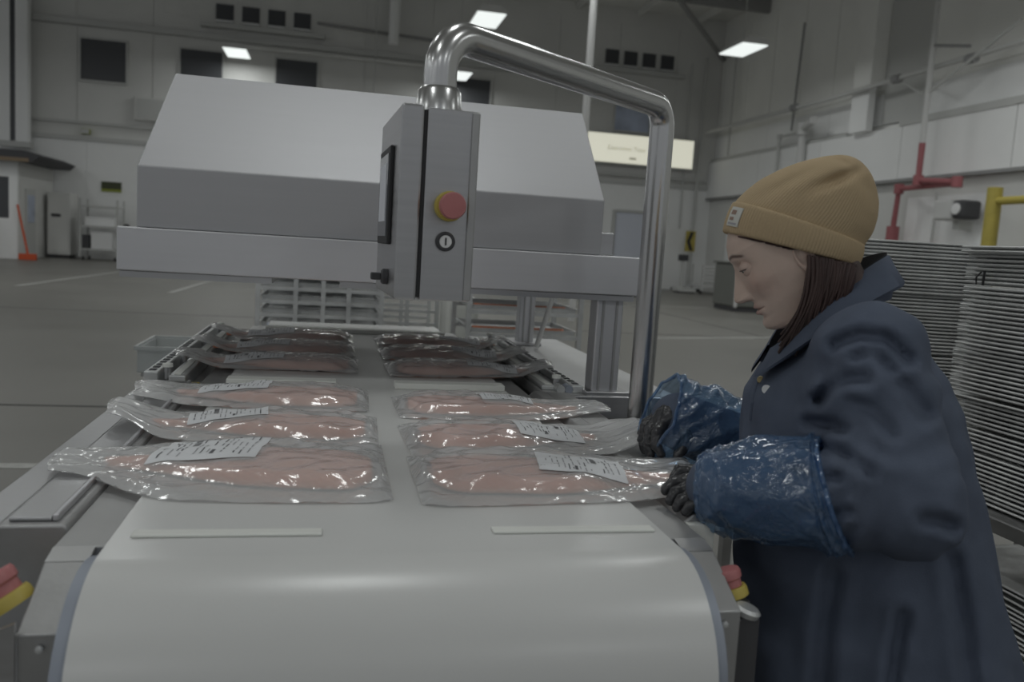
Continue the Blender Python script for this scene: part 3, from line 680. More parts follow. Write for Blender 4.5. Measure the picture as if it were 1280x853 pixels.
# base outrigger that carries the right side
bx('outrigger', 'steel_dull', ma, .60, .95, 2.2, 3.5, .62, .954, bevel=.008)
for y in (2.3, 3.4): MB().tube([(.90, y, 0), (.90, y, .62)], .03, 12).build('leg', 'steel', ma)
# hood rim and hood
HF = 2.15
rim = bx('hood_rim', 'steel_x', ma, -.50, .812, HF, 3.6, 1.268, 1.372, bevel=.003)
bx('rim_lip', 'steel', rim, -.495, -.145, HF + .01, 3.58, 1.2525, 1.267)
bx('rim_lip', 'steel', rim, .02, .80, HF + .01, 3.58, 1.2525, 1.267)
bx('rim_end', 'steel_dull', rim, .8125, .862, HF + .06, HF + .40, 1.262, 1.366, bevel=.003)
hood = MB()
A = [(-.461, HF + .02, 1.3725), (.701, HF + .02, 1.3725), (.701, 3.5, 1.3725), (-.461, 3.5, 1.3725)]
Bv = [(-.461, HF + .02, 1.518), (.701, HF + .02, 1.518), (.705, 3.5, 1.518), (-.465, 3.5, 1.518)]
Cv = [(-.436, 2.5, 1.792), (.718, 2.5, 1.792), (.700, 3.15, 1.792), (-.436, 3.15, 1.792)]
hood.add(A + Bv + Cv, [(0, 3, 2, 1), (8, 9, 10, 11)] + [(i, (i + 1) % 4, 4 + (i + 1) % 4, 4 + i) for i in range(4)] + [(4 + i, 4 + (i + 1) % 4, 8 + (i + 1) % 4, 8 + i) for i in range(4)])
hd = hood.build('hood', 'steel_hood', ma, bevel=.003)
bx('hinge_housing', 'steel', ma, .715, .78, 2.30, 2.5, 1.3725, 1.437, bevel=.004)
bx('hinge_housing', 'dark', ma, .722, .74, 2.8, 2.9, 1.3725, 1.56, bevel=.004)

# ================================================================== CONTROL PANEL ON SWING ARM
cp = thing('control_panel', 'steel control box with red emergency button hanging from a bent tube arm', 'control panel', (.715, 1.82, 0))
P0 = np.array([.715, 1.835, .86]); ZA = 1.715; P1 = np.array([.715, 1.835, ZA]); P2 = np.array([.162, 1.425, ZA + .008]); P3 = np.array([.162, 1.425, 1.60])
def fillet(a, b, c, r, n=10):
    u = _n(a - b); v = _n(c - b); ang = math.acos(u @ v); d = r / math.tan(ang / 2); h = _n(u + v); cen = b + h * r / math.sin(ang / 2)
    pts = []
    s = b + u * d - cen; e = b + v * d - cen; th = math.acos(max(-1, min(1, _n(s) @ _n(e)))); 
    for t in np.linspace(0, 1, n): pts.append(cen + (math.sin((1 - t) * th) * s + math.sin(t * th) * e) / math.sin(th))
    return pts
MB().tube([P0] + fillet(P0, P1, P2, .05) + fillet(P1, P2, P3, .062, 14) + [P3], .0275, 28).build('tube_arm', 'tube', cp)
MB().lathe([(0, 0), (.040, 0), (.036, .040), (.0305, .047), (0, .047)], (.162, 1.425, 1.586), n=32).build('collar', 'tube', cp)
bx('mount_block', 'steel', cp, .66, .77, 1.78, 1.89, .80, .90, bevel=.005)
bx('mount_bracket', 'steel', cp, .642, .6999, 1.76, 1.91, .82, .85, bevel=.004)
rb = math.radians(2.5); cb = np.array([.095, 1.325, 0])
def L2(u, v, z): return (cb[0] + u * math.cos(rb) - v * math.sin(rb), cb[1] + u * math.sin(rb) + v * math.cos(rb), z)
def lbox(name, m, parent, u0, u1, v0, v1, z0, z1, bevel=0.0):
    mb = MB(); vs = [L2(u, v, z) for z in (z0, z1) for u, v in ((u0, v0), (u1, v0), (u1, v1), (u0, v1))]
    return mb.add(vs, [(0, 3, 2, 1), (4, 5, 6, 7), (0, 1, 5, 4), (1, 2, 6, 5), (2, 3, 7, 6), (3, 0, 4, 7)]).build(name, m, parent, bevel)
DV = .30
body = lbox('box_body', 'steel', cp, .0405, .121, 0.002, DV, 1.288, 1.586, .002)
lbox('side_fold', 'steel_dull', body, .110, .1225, -.002, DV - .01, 1.290, 1.584, .002)
lid = lbox('box_door', 'steel', cp, 0, .035, 0, DV, 1.287, 1.589, .004)
lbox('seal', 'black', cp, .0352, .0402, .004, DV - .01, 1.292, 1.582)
scr = lbox('screen_bezel', 'black', lid, -.007, -.0002, .075, .235, 1.372, 1.532, .002)
lbox('screen', 'screen', scr, -.0085, -.0072, .088, .222, 1.385, 1.520)
lbox('screen_picture', 'screen_on', scr, -.0092, -.0087, .105, .205, 1.41, 1.505)
# turn lock on the door
lk = MB().lathe([(0, 0), (.013, 0), (.013, .008), (.010, .011), (0, .011)], L2(-.0002, .10, 1.318), (-1, 0, 0), 20).build('turn_lock', 'dark', lid)
lbox('lock_wing', 'dark', lk, -.028, -.0113, .093, .107, 1.312, 1.324, .002)
dirn = (math.sin(rb), -math.cos(rb), 0)
estop(L2(.080, .0015, 1.437), dirn, parent=body, r=.0205)
ky = MB().lathe([(0, 0), (.0155, 0), (.0155, .004), (.013, .007), (.0105, .007), (.0105, .005), (0, .005)], L2(.077, .0015, 1.382), dirn, 28).build('key_switch', 'dark', body)
MB().lathe([(0, 0), (.0098, 0), (.0098, .001), (0, .001)], L2(.077, -.0037, 1.382), dirn, 24).build('switch_face', 'white', ky)
lbox('switch_mark', 'black', ky, .0758, .0782, -.0056, -.0048, 1.376, 1.388)

# ================================================================== PACKAGED FILLETS
def smooth(e0, e1, x):
    t = np.clip((x - e0) / (e1 - e0), 0, 1); return t * t * (3 - 2 * t)
class Bag:
    pass
def packaged(seed, cx, cy, ang, flip, label, L=.47, Wd=.215, fl=.385, fw=.082, lab=(-.06, .03, .13, .062, 0), tip=.5, z0=BZ, skew=0.0, lift=0.012, foff=.0):
    """local u runs from tail (-) to thick end (+); flip mirrors so that the thick end points to -x"""
    rs = np.random.RandomState(seed)
    ca, sa = math.cos(ang), math.sin(ang); sx = -1 if flip else 1
    root = thing('packaged_salmon', label, 'fish package', (cx, cy, z0), 'vacuum-packed salmon fillets on the belt')
    def to_w(u, v, z): return np.stack([cx + sx * u * ca - v * sa, cy + sx * u * sa + v * ca, z0 + z], -1)
    ph = rs.rand(12) * 6.28
    U0, U1 = -fl / 2 + foff, fl / 2 + foff
    def hw(u):
        t = (u - U0) / (U1 - U0)
        b = fw * (.20 + .80 * smooth(-.05, .62, t)) * np.sqrt(np.clip(1 - np.clip((t - .86) / .16, 0, 1) ** 2.2, 0, 1))
        return np.where((t < 0) | (t > 1), 0, b * smooth(-.02, .03, t))
    def cl(u): return .012 * np.sin(u * 7 + ph[0]) + skew * u
    TH = .023
    def fh(u, v):
        t = np.clip((u - U0) / (U1 - U0), 0, 1); h = hw(u); q = (v - cl(u)) / np.maximum(h, 1e-4)
        T_ = TH * (.35 + .65 * smooth(0, .55, t)) * (1 - .25 * smooth(.8, 1, t))
        asym = 1 - .35 * smooth(.0, 1, q * 1.0)
        return np.where(np.abs(q) < 1, T_ * np.power(np.clip(1 - np.abs(q) ** 3.2, 0, 1), .5) * asym, 0)
    # fillet
    nu, nv = 70, 22; us = U0 + (U1 - U0) * (1 - np.cos(np.linspace(0, math.pi, nu))) / 2; P = []; B = []
    for u in us:
        h = float(hw(u)); q = np.sin(np.linspace(-1, 1, nv) * math.pi / 2) * .999; v = cl(u) + q * h
        P.append(to_w(np.full(nv, u), v, fh(np.full(nv, u), v) + .0045)); B.append(to_w(np.full(nv, u), v, np.full(nv, .0035)))
    mb = MB(); P = np.array(P); B = np.array(B); mb.grid(P); o = len(mb.v); mb.grid(B[:, ::-1])
    for i in range(nu - 1):
        mb.f += [(i * nv, (i + 1) * nv, o + (i + 1) * nv + nv - 1, o + i * nv + nv - 1), ((i + 1) * nv + nv - 1, i * nv + nv - 1, o + i * nv, o + (i + 1) * nv)]
    fo = mb.build('fillet', 'fish', root, smooth=60)
    # dark skin underneath
    mb = MB(); S = []
    for u in us:
        h = float(hw(u)) + .003; v = cl(u) + np.linspace(-1, 1, 5) * h; S.append(to_w(np.full(5, u), v, np.array([.0034, .0022, .002, .0022, .0034])))
    S = np.array(S); mb.grid(S); o = len(mb.v); S2 = S.copy(); S2[..., 2] -= .0011; mb.grid(S2[:, ::-1])
    mb.build('fish_skin', 'fishskin', fo, smooth=60)
    # film: upper and lower sheet of one bag
    nu, nv = 110, 46; uu = np.linspace(-L / 2, L / 2, nu); q = np.linspace(-1, 1, nv)
    def width(u):
        t = (u + L / 2) / L
        return Wd / 2 * (tip + (1 - tip) * smooth(0, .42, t)) * (1 - .05 * smooth(.93, 1, t))
    def wr(u, v):
        a = .0016 * np.sin(u * 55 + v * 90 + ph[1]) * np.sin(u * 13 - v * 40 + ph[2]) + .0013 * np.sin(v * 120 - u * 60 + ph[3] + 2 * np.sin(u * 20 + ph[4]))
        b = np.abs(np.sin(u * 24 + v * 70 + ph[5] + 1.5 * np.sin(v * 30 + ph[6]))) ** 10 * .0042
        c = np.abs(np.sin(u * 17 - v * 85 + ph[7] + 1.7 * np.sin(u * 22 + ph[8]))) ** 12 * .0045
        return a + b + c
    def top(u, v):
        h = hw(np.clip(u, U0, U1)); d = np.abs(v - cl(u)) - h
        t = np.clip((u - U0) / (U1 - U0), 0, 1)
        du = np.maximum(np.maximum(U0 - u, u - U1), 0)
        dd = np.sqrt(np.maximum(d, 0) ** 2 + du ** 2)
        T_ = TH * (.35 + .65 * smooth(0, .55, t)) * (1 - .2 * smooth(.8, 1, t))
        ins = fh(np.clip(u, U0 + 1e-4, U1 - 1e-4), v)
        base = T_ * .80 * (1 - smooth(0, .022, dd)) * np.where(dd > 0, 1, 0)
        base = np.maximum(base, np.where(dd <= 0, np.maximum(ins, T_ * .80), 0))
        edge = smooth(0, .02, np.minimum(L / 2 - np.abs(u), width(u) - np.abs(v)))
        lf = lift * smooth(.25, 0, (u + L / 2) / L)          # tail end of the bag stands up a little
        return base + .0078 + lf + wr(u, v) * (.35 + .65 * edge)
    def blur(Z):
        for _ in range(2):
            Z = .25 * np.roll(Z, 1, 0) + .5 * Z + .25 * np.roll(Z, -1, 0); Z = .25 * np.roll(Z, 1, 1) + .5 * Z + .25 * np.roll(Z, -1, 1)
        return Z
    Ug, Qg = np.meshgrid(uu, q, indexing='ij'); Vg = Qg * width(Ug) + .010 * np.sin(Ug * 9 + ph[9]) + np.where(Ug < -L * .3, (Ug + L * .3) * .25 * np.sin(ph[10]), 0)
    Ug2 = Ug + .012 * np.sin(Vg * 25 + ph[11]) * smooth(.3, 0, (Ug + L / 2) / L)
    Zt = top(Ug, Vg); Zb_ = Zt.copy(); Zt[1:-1, 1:-1] = blur(Zt)[1:-1, 1:-1]
    Fg = fh(np.clip(Ug, U0 + 1e-4, U1 - 1e-4), Vg); Fd = Fg.copy(); Fd[1:-1, 1:-1] = np.max([Fg[1 + a:nu - 1 + a, 1 + b:nv - 1 + b] for a in (-1, 0, 1) for b in (-1, 0, 1)], 0)
    Zt = np.maximum(Zt, Fd + .0066); Zt[0], Zt[-1] = Zt[1], Zt[-2]
    # fall to the lower sheet at the rim
    edge = np.minimum(np.minimum(np.arange(nu), nu - 1 - np.arange(nu))[:, None], np.minimum(np.arange(nv), nv - 1 - np.arange(nv))[None, :])
    lf = lift * smooth(.25, 0, (Ug + L / 2) / L)
    Zl = np.full_like(Zt, .0012) + lf
    k = np.clip(edge / 3.0, 0, 1); Zt = Zt * k + (Zl + .0008 + .5 * np.abs(wr(Ug, Vg))) * (1 - k)
    mb = MB(); mb.grid(to_w(Ug2, Vg, Zt)); o = len(mb.v)
    step = 3
    mb.grid(to_w(Ug2[::step, ::step], Vg[::step, ::step], Zl[::step, ::step])[:, ::-1])
    if flip: mb.f = [f[::-1] for f in mb.f]
    mb.f = [f[::-1] for f in mb.f]
    mb.build('bag', 'bag', root, smooth=80, fix=False)
    # label with print, follows the film
    lu, lv, ll, lw, la = lab
    gu, gv = np.meshgrid(np.linspace(-.5, .5, 26), np.linspace(-.5, .5, 12), indexing='ij')
    def label_pts(a, b, dz):
        u = lu + a * ll * math.cos(la) - b * lw * math.sin(la); v = lv + a * ll * math.sin(la) + b * lw * math.cos(la)
        iu = np.clip((u + L / 2) / L * (nu - 1), 0, nu - 1.001); vv = (v - (.010 * np.sin(u * 9 + ph[9]) + np.where(u < -L * .3, (u + L * .3) * .25 * np.sin(ph[10]), 0))) / width(u)
        iv = np.clip((vv + 1) / 2 * (nv - 1), 0, nv - 1.001)
        i0 = iu.astype(int); j0 = iv.astype(int); fi = iu - i0; fj = iv - j0
        z = Zs[i0, j0] * (1 - fi) * (1 - fj) + Zs[i0 + 1, j0] * fi * (1 - fj) + Zs[i0, j0 + 1] * (1 - fi) * fj + Zs[i0 + 1, j0 + 1] * fi * fj
        return to_w(u, v, z + dz)
    Zs = Zt.copy()
    for _ in range(3): Zs = blur(Zs)
    Zs = np.maximum(Zs, Zt); Zs = np.maximum(blur(Zs), Zt)
    mb = MB(); mb.grid(label_pts(gu, gv, .0009)); o = len(mb.v); mb.grid(label_pts(gu, gv, .0004)[:, ::-1])
    lo_ = mb.build('label', 'label', root, smooth=80, fix=False)
    # print: lines of tiny lettering and one barcode, upright across the label
    ink = MB(); faint = MB()
    def mark(m_, a0, a1, b0, b1):
        a, b = np.meshgrid(np.linspace(a0, a1, 4), np.linspace(b0, b1, 4), indexing='ij'); m_.grid(label_pts(a, b, .0013))
    f_ = -1 if flip else 1
    cols = [-.42, -.34, -.29, -.24, -.10, -.04, .02, .10, .15, .20, .27, .33, .40]
    for ci, c in enumerate(cols):
        b = -.42 + rs.rand() * .1
        while b < .38:
            ln = .06 + rs.rand() * .16
            if rs.rand() < .78: mark(faint if rs.rand() < .6 else ink, c - .007, c + .007, b, min(b + ln, .44))
            b += ln + .05
    b = .02
    while b < .40:
        t = .008 + rs.rand() * .02; mark(ink, -.20, -.135, b, b + t); b += t + .008 + rs.rand() * .014
    mark(ink, .05, .085, -.38, -.22)
    faint.build('fine_print', 'inkl', lo_, fix=False, smooth=0); ink.build('print', 'ink', lo_, fix=False, smooth=0)
    return root
# near rows
packaged(1, -.150, 1.375, .00, False, 'fillet package nearest on the left row, wide upright label in the middle', L=.50, Wd=.35, fl=.41, fw=.108, lab=(-.030, .040, .165, .165, -.10), tip=.34, skew=-.05, foff=.018)
packaged(2, -.150, 1.665, -.03, False, 'second fillet package of the left row, its bag end folded up at left', L=.50, Wd=.255, fl=.40, fw=.082, lab=(-.035, .015, .145, .098, .10), tip=.55, lift=.035, foff=.024)
packaged(3, -.165, 1.985, -.03, False, 'third fillet package of the left row, just before the sealing bar', L=.52, Wd=.275, fl=.40, fw=.092, lab=(-.04, .022, .15, .13, -.02), tip=.6, lift=.012, foff=.032)
packaged(4, .395, 1.325, .00, True, 'nearest fillet package of the right row, held by the worker', L=.51, Wd=.285, fl=.41, fw=.100, lab=(-.02, -.010, .145, .115, .16), tip=.6, lift=.006, foff=.022)
packaged(5, .395, 1.595, .04, True, 'second fillet package of the right row, next to the far gloved hand', L=.50, Wd=.255, fl=.36, fw=.086, lab=(-.035, .0, .13, .115, .06), tip=.7, lift=.030, foff=.042)
packaged(6, .400, 1.905, .02, True, 'third fillet package of the right row, beside the hood post', L=.50, Wd=.245, fl=.40, fw=.088, lab=(-.005, .0, .12, .095, .02), tip=.5, lift=.010, foff=.022)
# rows under the hood
FL = ['nearest fillet package on the left under the hood', 'middle fillet package on the left under the hood', 'farthest fillet package on the left under the hood']
FR = ['nearest fillet package on the right under the hood', 'middle fillet package on the right under the hood', 'farthest fillet package on the right under the hood']
for i, y in enumerate((2.50, 2.82, 3.16)):
    packaged(20 + i, -.165, y, -.02, False, FL[i], L=.50, Wd=.25, fl=.42, fw=.088, lab=(-.04, -.02, .16, .10, 0), tip=.5, lift=.03, foff=.012)
    packaged(30 + i, .415, y - .03, .03, True, FR[i], L=.50, Wd=.25, fl=.42, fw=.088, lab=(-.06, -.02, .15, .10, .1), tip=.5, lift=.03, foff=.012)

# ================================================================== RACKS BEHIND THE MACHINE
def trolley_rack(name, label, x0, x1, y0, y1, zs, posts, tray_m='alu', top=1.25, group=None):
    t = thing(name, label, 'rack', ((x0 + x1) / 2, y0, 0), group)
    for x in posts:
        for y in (y0, y1): bx('post', 'alu', t, x - .014, x + .014, y - .014, y + .014, .12, top)
    for z in zs:
        bx('shelf_runner', tray_m, t, x0, x1, y0 - .012, y0 + .008, z, z + .022)
        bx('shelf_runner', tray_m, t, x0, x1, y1 - .008, y1 + .012, z, z + .022)
    for x in (x0 + .03, x1 - .03):
        for y in (y0, y1): MB().lathe([(0, -.02), (.055, -.02), (.055, .02), (0, .02)], (x, y, .06), (1, 0, 0), 12).build('caster', 'black', t)
    return t
def rack_tray(x0, x1, y0, y1, z, label, group, fish=0):
    t = thing('oven_tray', label, 'tray', ((x0 + x1) / 2, (y0 + y1) / 2, z), group)
    mb = MB(); P = []
    for (e, zz) in ((.004, .001), (.0, .028), (-.012, .028), (-.012, .025)):
        P.append([(x0 + e, y0 + e, z + zz), (x1 - e, y0 + e, z + zz), (x1 - e, y1 - e, z + zz), (x0 + e, y1 - e, z + zz)])
    mb.grid(np.array(P), close=True); mb.add([(x0 + .004, y0 + .004, z + .001), (x1 - .004, y0 + .004, z + .001), (x1 - .004, y1 - .004, z + .001), (x0 + .004, y1 - .004, z + .001)], [(0, 1, 2, 3)])
    mb.build('pan', 'alu', t)
    return t
zsA = [.50, .59, .68, .765, .85, .935, 1.02, 1.105]
rA = trolley_rack('tray_rack', 'aluminium tray rack behind the belt, left of the control box', -.45, .32, 5.5, 6.1, zsA, (-.45, -.22, -.05, .11, .32))
rC = trolley_rack('tray_rack', 'low tray rack half hidden behind the control box', .30, .74, 5.9, 6.4, [.5, .6, .70, .79, .88, .97], (.31, .52, .73), top=1.06)
ORD = ['topmost', 'second highest', 'third highest', 'fourth highest', 'fifth highest', 'sixth highest', 'seventh highest', 'eighth highest']
for i, z in enumerate(zsA[::-1]): rack_tray(-.43, .30, 5.52, 6.08, z + .023, ORD[i] + ' aluminium tray in the tray rack left of the control box', 'trays in the left rack')
bxx = thing('storage_tub', 'plain beige tub standing behind the belt beside the right rack', 'tub', (.80, 6.0, 0))
bx('body', 'cleat', bxx, .76, .98, 5.6, 6.0, .06, 1.02, bevel=.02); bx('foot', 'dark', bxx, .78, .96, 5.62, 5.98, 0, .06)
zsB = [.42, .58, .72, .85, .985, 1.10]
rB = trolley_rack('tray_rack', 'tray rack with red fish behind the belt, right of the control box', .78, 1.45, 4.8, 5.4, zsB, (.78, 1.45), top=1.2)
def small_fillet(x0, x1, y, z, label, group, rs):
    t = thing('salmon_piece', label, 'fish', ((x0 + x1) / 2, y, z), group)
    mb = MB(); n = 22; P = []
    for i in range(n):
        u = i / (n - 1); h = .06 * math.sin(math.pi * min(u * .9 + .08, 1)) ** .6; P.append([(x0 + (x1 - x0) * u, y + h * math.cos(a), z + .002 + .018 * math.sin(a)) for a in np.linspace(0, math.pi, 9)])
    mb.grid(np.array(P)); mb.build('flesh', 'fish', t, smooth=60)
rs = np.random.RandomState(3)
for i, z in enumerate(zsB[::-1]):
    rack_tray(.80, 1.43, 4.82, 5.38, z + .023, ORD[i] + ' aluminium tray in the tray rack right of the control box', 'trays in the right rack')
    for k in range(2):
        small_fillet(.83 + .31 * k, 1.10 + .30 * k, 4.95 + .02 * k, z + .03, ('left', 'right')[k] + ' red salmon piece on the ' + ORD[i] + ' tray of the right rack', 'salmon pieces in the right rack', rs)
for k in range(2): small_fillet(-.40 + .09 * k, -.33 + .09 * k, 5.58, 1.135, ('left', 'right')[k] + ' small red salmon piece on the top tray of the left rack', 'salmon pieces in the left rack', rs)
# translucent crate on a stand at the left
cr_ = thing('plastic_crate', 'translucent plastic crate left of the hood opening', 'crate', (-.66, 3.65, .80))
for a in ((-.735, -.73, 3.5, 3.85, .80, .895), (-.585, -.58, 3.5, 3.85, .80, .895), (-.73, -.585, 3.5, 3.505, .80, .895), (-.73, -.585, 3.845, 3.85, .80, .895)): bx('side', 'crate', cr_, *a)
bx('bottom', 'crate', cr_, -.73, -.585, 3.505, 3.845, .80, .804)
for a in ((-.745, -.57, 3.488, 3.4995, .89, .905), (-.745, -.57, 3.8505, 3.862, .89, .905), (-.745, -.7355, 3.5, 3.85, .89, .905)): bx('rim', 'crate', cr_, *a)
sd = thing('work_stand', 'small steel stand carrying the translucent crate', 'stand', (-.6, 3.65, 0))
bx('top', 'steel_dull', sd, -.72, -.54, 3.5, 3.85, .785, .799); bx('column', 'steel_dull', sd, -.62, -.56, 3.62, 3.72, .02, .785); bx('base', 'steel_dull', sd, -.66, -.52, 3.5, 3.84, 0, .02)

# ================================================================== STACKED TRAYS AT THE RIGHT
def sheet_pan():
    mb = MB(); X0, Y0 = .23, .33
    rows = []
    for e, z in ((-.012, .002), (-.004, .0065), (.0, .0075), (.0035, .0045), (.0, .001), (-.005, .0015), (-.02, -.004)):
        rows.append([(-X0 - e, -Y0 - e, z), (X0 + e, -Y0 - e, z), (X0 + e, Y0 + e, z), (-X0 - e, Y0 + e, z)])
    mb.grid(np.array(rows), close=True); mb.add(rows[0], [(0, 1, 2, 3)])
    return mb
pan_me = None
def pan_stack(label, group, c, rz, z0, z1, pitch, seed, top_full=True, jit=.004):
    global pan_me
    rs = np.random.RandomState(seed); z = z0; k = 0
    lst = []
    while z < z1:
        if pan_me is None:
            o = sheet_pan().build('sheet_pan', 'tray', None, smooth=40); pan_me = o.data
        else:
            o = bpy.data.objects.new('sheet_pan', pan_me); COL.objects.link(o)
        if k % 11 == 0: dx, dy = (rs.rand(2) - .5) * .022
        o.location = (c[0] + dx + (rs.rand() - .5) * jit, c[1] + dy + (rs.rand() - .5) * jit, z); o.rotation_euler = (0, 0, rz + (rs.rand() - .5) * .01)
        tag(o, label, 'tray', group); lst.append(o); z += pitch * (1.0 + (.35 if rs.rand() < .08 else 0)); k += 1
    lst[-1]['label'] = 'topmost ' + label
    return lst
cart = thing('tray_dolly', 'grey steel shelf cart carrying the tray stacks at the right', 'cart', (1.95, 1.85, 0))
bx('shelf', 'steel_dull', cart, 1.66, 2.5, .9, 2.08, .735, .775, bevel=.004)
bx('lower_shelf', 'steel_dull', cart, 1.66, 2.5, .9, 2.08, .14, .18, bevel=.004)
for a in ((1.68, .92), (2.48, .92), (1.68, 2.06), (2.48, 2.06)):
    bx('post', 'steel_dull', cart, a[0] - .018, a[0] + .018, a[1] - .018, a[1] + .018, .1, .735)
    MB().lathe([(0, -.02), (.05, -.02), (.05, .02), (0, .02)], (a[0], a[1], .05), (1, 0, 0), 12).build('caster', 'black', cart)
fs = pan_stack('metal tray in the tall front stack on the cart', 'trays in the tall front stack', (1.945, 1.70), 0, .781, 1.455, .0118, 5)
pan_stack('metal tray in the short stack on the bottom shelf of the cart', 'trays in the bottom stack', (1.945, 1.70), 0, .186, .60, .0118, 6)
cart2 = thing('tray_dolly', 'steel platform under the rear tray stack behind the worker', 'cart', (1.9, 2.7, 0))
bx('deck', 'steel_dull', cart2, 1.62, 2.35, 2.28, 3.2, .74, .775, bevel=.004)
for a in ((1.66, 2.32), (2.31, 2.32), (1.66, 3.16), (2.31, 3.16)): bx('post', 'steel_dull', cart2, a[0] - .02, a[0] + .02, a[1] - .02, a[1] + .02, 0, .74)
pan_stack('metal tray in the rear stack behind the worker', 'trays in the rear stack', (1.985, 2.79), math.radians(-13), .781, 1.478, .0118, 8, jit=.006)
q0 = at(1226, 349, 'x', 1.71); host = min(fs, key=lambda o: abs(o.location.z - q0[2])); ORG[host.name] = tuple(host.location)
mk = MB(); xm = 1.703
mk.tube([(xm, at(1227, 340, 'x', xm)[1], at(1227, 340, 'x', xm)[2]), (xm - .002, at(1221, 347, 'x', xm)[1], at(1221, 347, 'x', xm)[2]), (xm - .002, at(1221, 356, 'x', xm)[1], at(1221, 356, 'x', xm)[2])], .0022, 6)
mk.tube([(xm, at(1231, 339, 'x', xm)[1], at(1231, 339, 'x', xm)[2]), (xm - .002, at(1229, 357, 'x', xm)[1], at(1229, 357, 'x', xm)[2])], .0034, 6)
mk.build('ink_mark', 'black', host)

# ================================================================== THE WORKER
AZ = math.radians(158); F = np.array([math.cos(AZ), math.sin(AZ), 0]); LF = np.array([-math.sin(AZ), math.cos(AZ), 0]); UP = np.array([0, 0, 1.0])
HIP = dep(1092, 800, 1.44)
pe = thing('person', 'worker in navy coat, mustard beanie and blue sleeves, leaning over the belt', 'person', (HIP[0], HIP[1], 0))
BD = 1.44
# ---- torso sections: (front px, back px, row px, lateral half width)
SEC = [(1000, 1142, 425, .120), (960, 1164, 460, .180), (938, 1182, 500, .205), (930, 1198, 560, .205), (922, 1220, 650, .205), (922, 1240, 750, .215), (930, 1264, 853, .225), (928, 1290, 960, .235), (926, 1310, 1050, .24)]
zz, cen, aa, bb = [], [], [], []
for f_, b_, r_, lat in SEC:
    p = dep(f_, r_, BD); q = dep(b_, r_, BD); c = (p + q) / 2
    zz.append(c[2]); cen.append(c[:2]); aa.append(np.linalg.norm((p - q)[:2]) / 2); bb.append(lat)
zz = np.array(zz)[::-1]; cen = np.array(cen)[::-1]; aa = np.array(aa)[::-1]; bb = np.array(bb)[::-1]
ZTOP = zz[-1]
# arms
SH = dep(1085, 452, 1.27); EL = dep(1126, 622, 1.17); WR = dep(905, 612, 1.27)
SH2 = dep(1015, 470, 1.63); EL2 = dep(985, 585, 1.68); WR2 = dep(850, 527, 1.63)
NB = dep(1066, 408, 1.45)
def wob(X, Y, Z, s):
    return np.sin(X * 31 + 9 * np.sin(Z * 7 + s) + s) * np.sin(Z * 27 + 7 * np.sin(Y * 11 + s)) + .6 * np.sin(Y * 47 + Z * 33 + 4 * np.sin(X * 19))
CREASE = [([(1009, 527), (1030, 528), (1056, 537)], 6, .006), ([(1024, 500), (1042, 485), (1062, 476), (1085, 474)], 8, .008), ([(1045, 430), (1075, 420), (1108, 424), (1134, 450)], 8, .011),
          ([(1040, 442), (1034, 470), (1030, 500)], 8, .003), ([(1104, 456), (1135, 488), (1158, 518)], 9, .006), ([(1156, 650), (1176, 652), (1190, 658)], 8, .007), ([(996, 590), (1020, 602), (1048, 596)], 6, .008),
          ([(1000, 640), (1030, 646), (1060, 640)], 6, .007), ([(1058, 500), (1090, 512), (1118, 545)], 7, .006), ([(1010, 560), (1050, 566), (1090, 590)], 7, .006),
          ([(1128, 770), (1120, 815), (1112, 870)], 8, .010), ([(1190, 700), (1205, 780), (1215, 870)], 10, .008), ([(1040, 720), (1030, 790), (1026, 870)], 10, .008), ([(1065, 445), (1095, 440), (1120, 462)], 6, .006)]
def creases(X, Y, Z):
    """depth of the folds of the near side of the coat"""
    d = np.stack([X - CAM[0], Y - CAM[1], Z - CAM[2]], -1) @ ROT; dz = -d[..., 2]; px = CX + FPX * d[..., 0] / dz; py = CY - FPX * d[..., 1] / dz
    out = np.zeros_like(X)
    for pts, w_, dp_ in CREASE:
        best = np.full_like(X, 1e9)
        for (x0, y0), (x1, y1) in zip(pts[:-1], pts[1:]):
            L2_ = (x1 - x0) ** 2 + (y1 - y0) ** 2; t = np.clip(((px - x0) * (x1 - x0) + (py - y0) * (y1 - y0)) / L2_, 0, 1)
            best = np.minimum(best, (px - x0 - t * (x1 - x0)) ** 2 + (py - y0 - t * (y1 - y0)) ** 2)
        b_ = np.sqrt(best); out = out + dp_ * (np.exp(-(b_ / w_) ** 2) - .45 * np.exp(-((b_ - 2.1 * w_) / (1.1 * w_)) ** 2))
    return 1.5 * out * (1 - smooth(1.36, 1.46, dz))
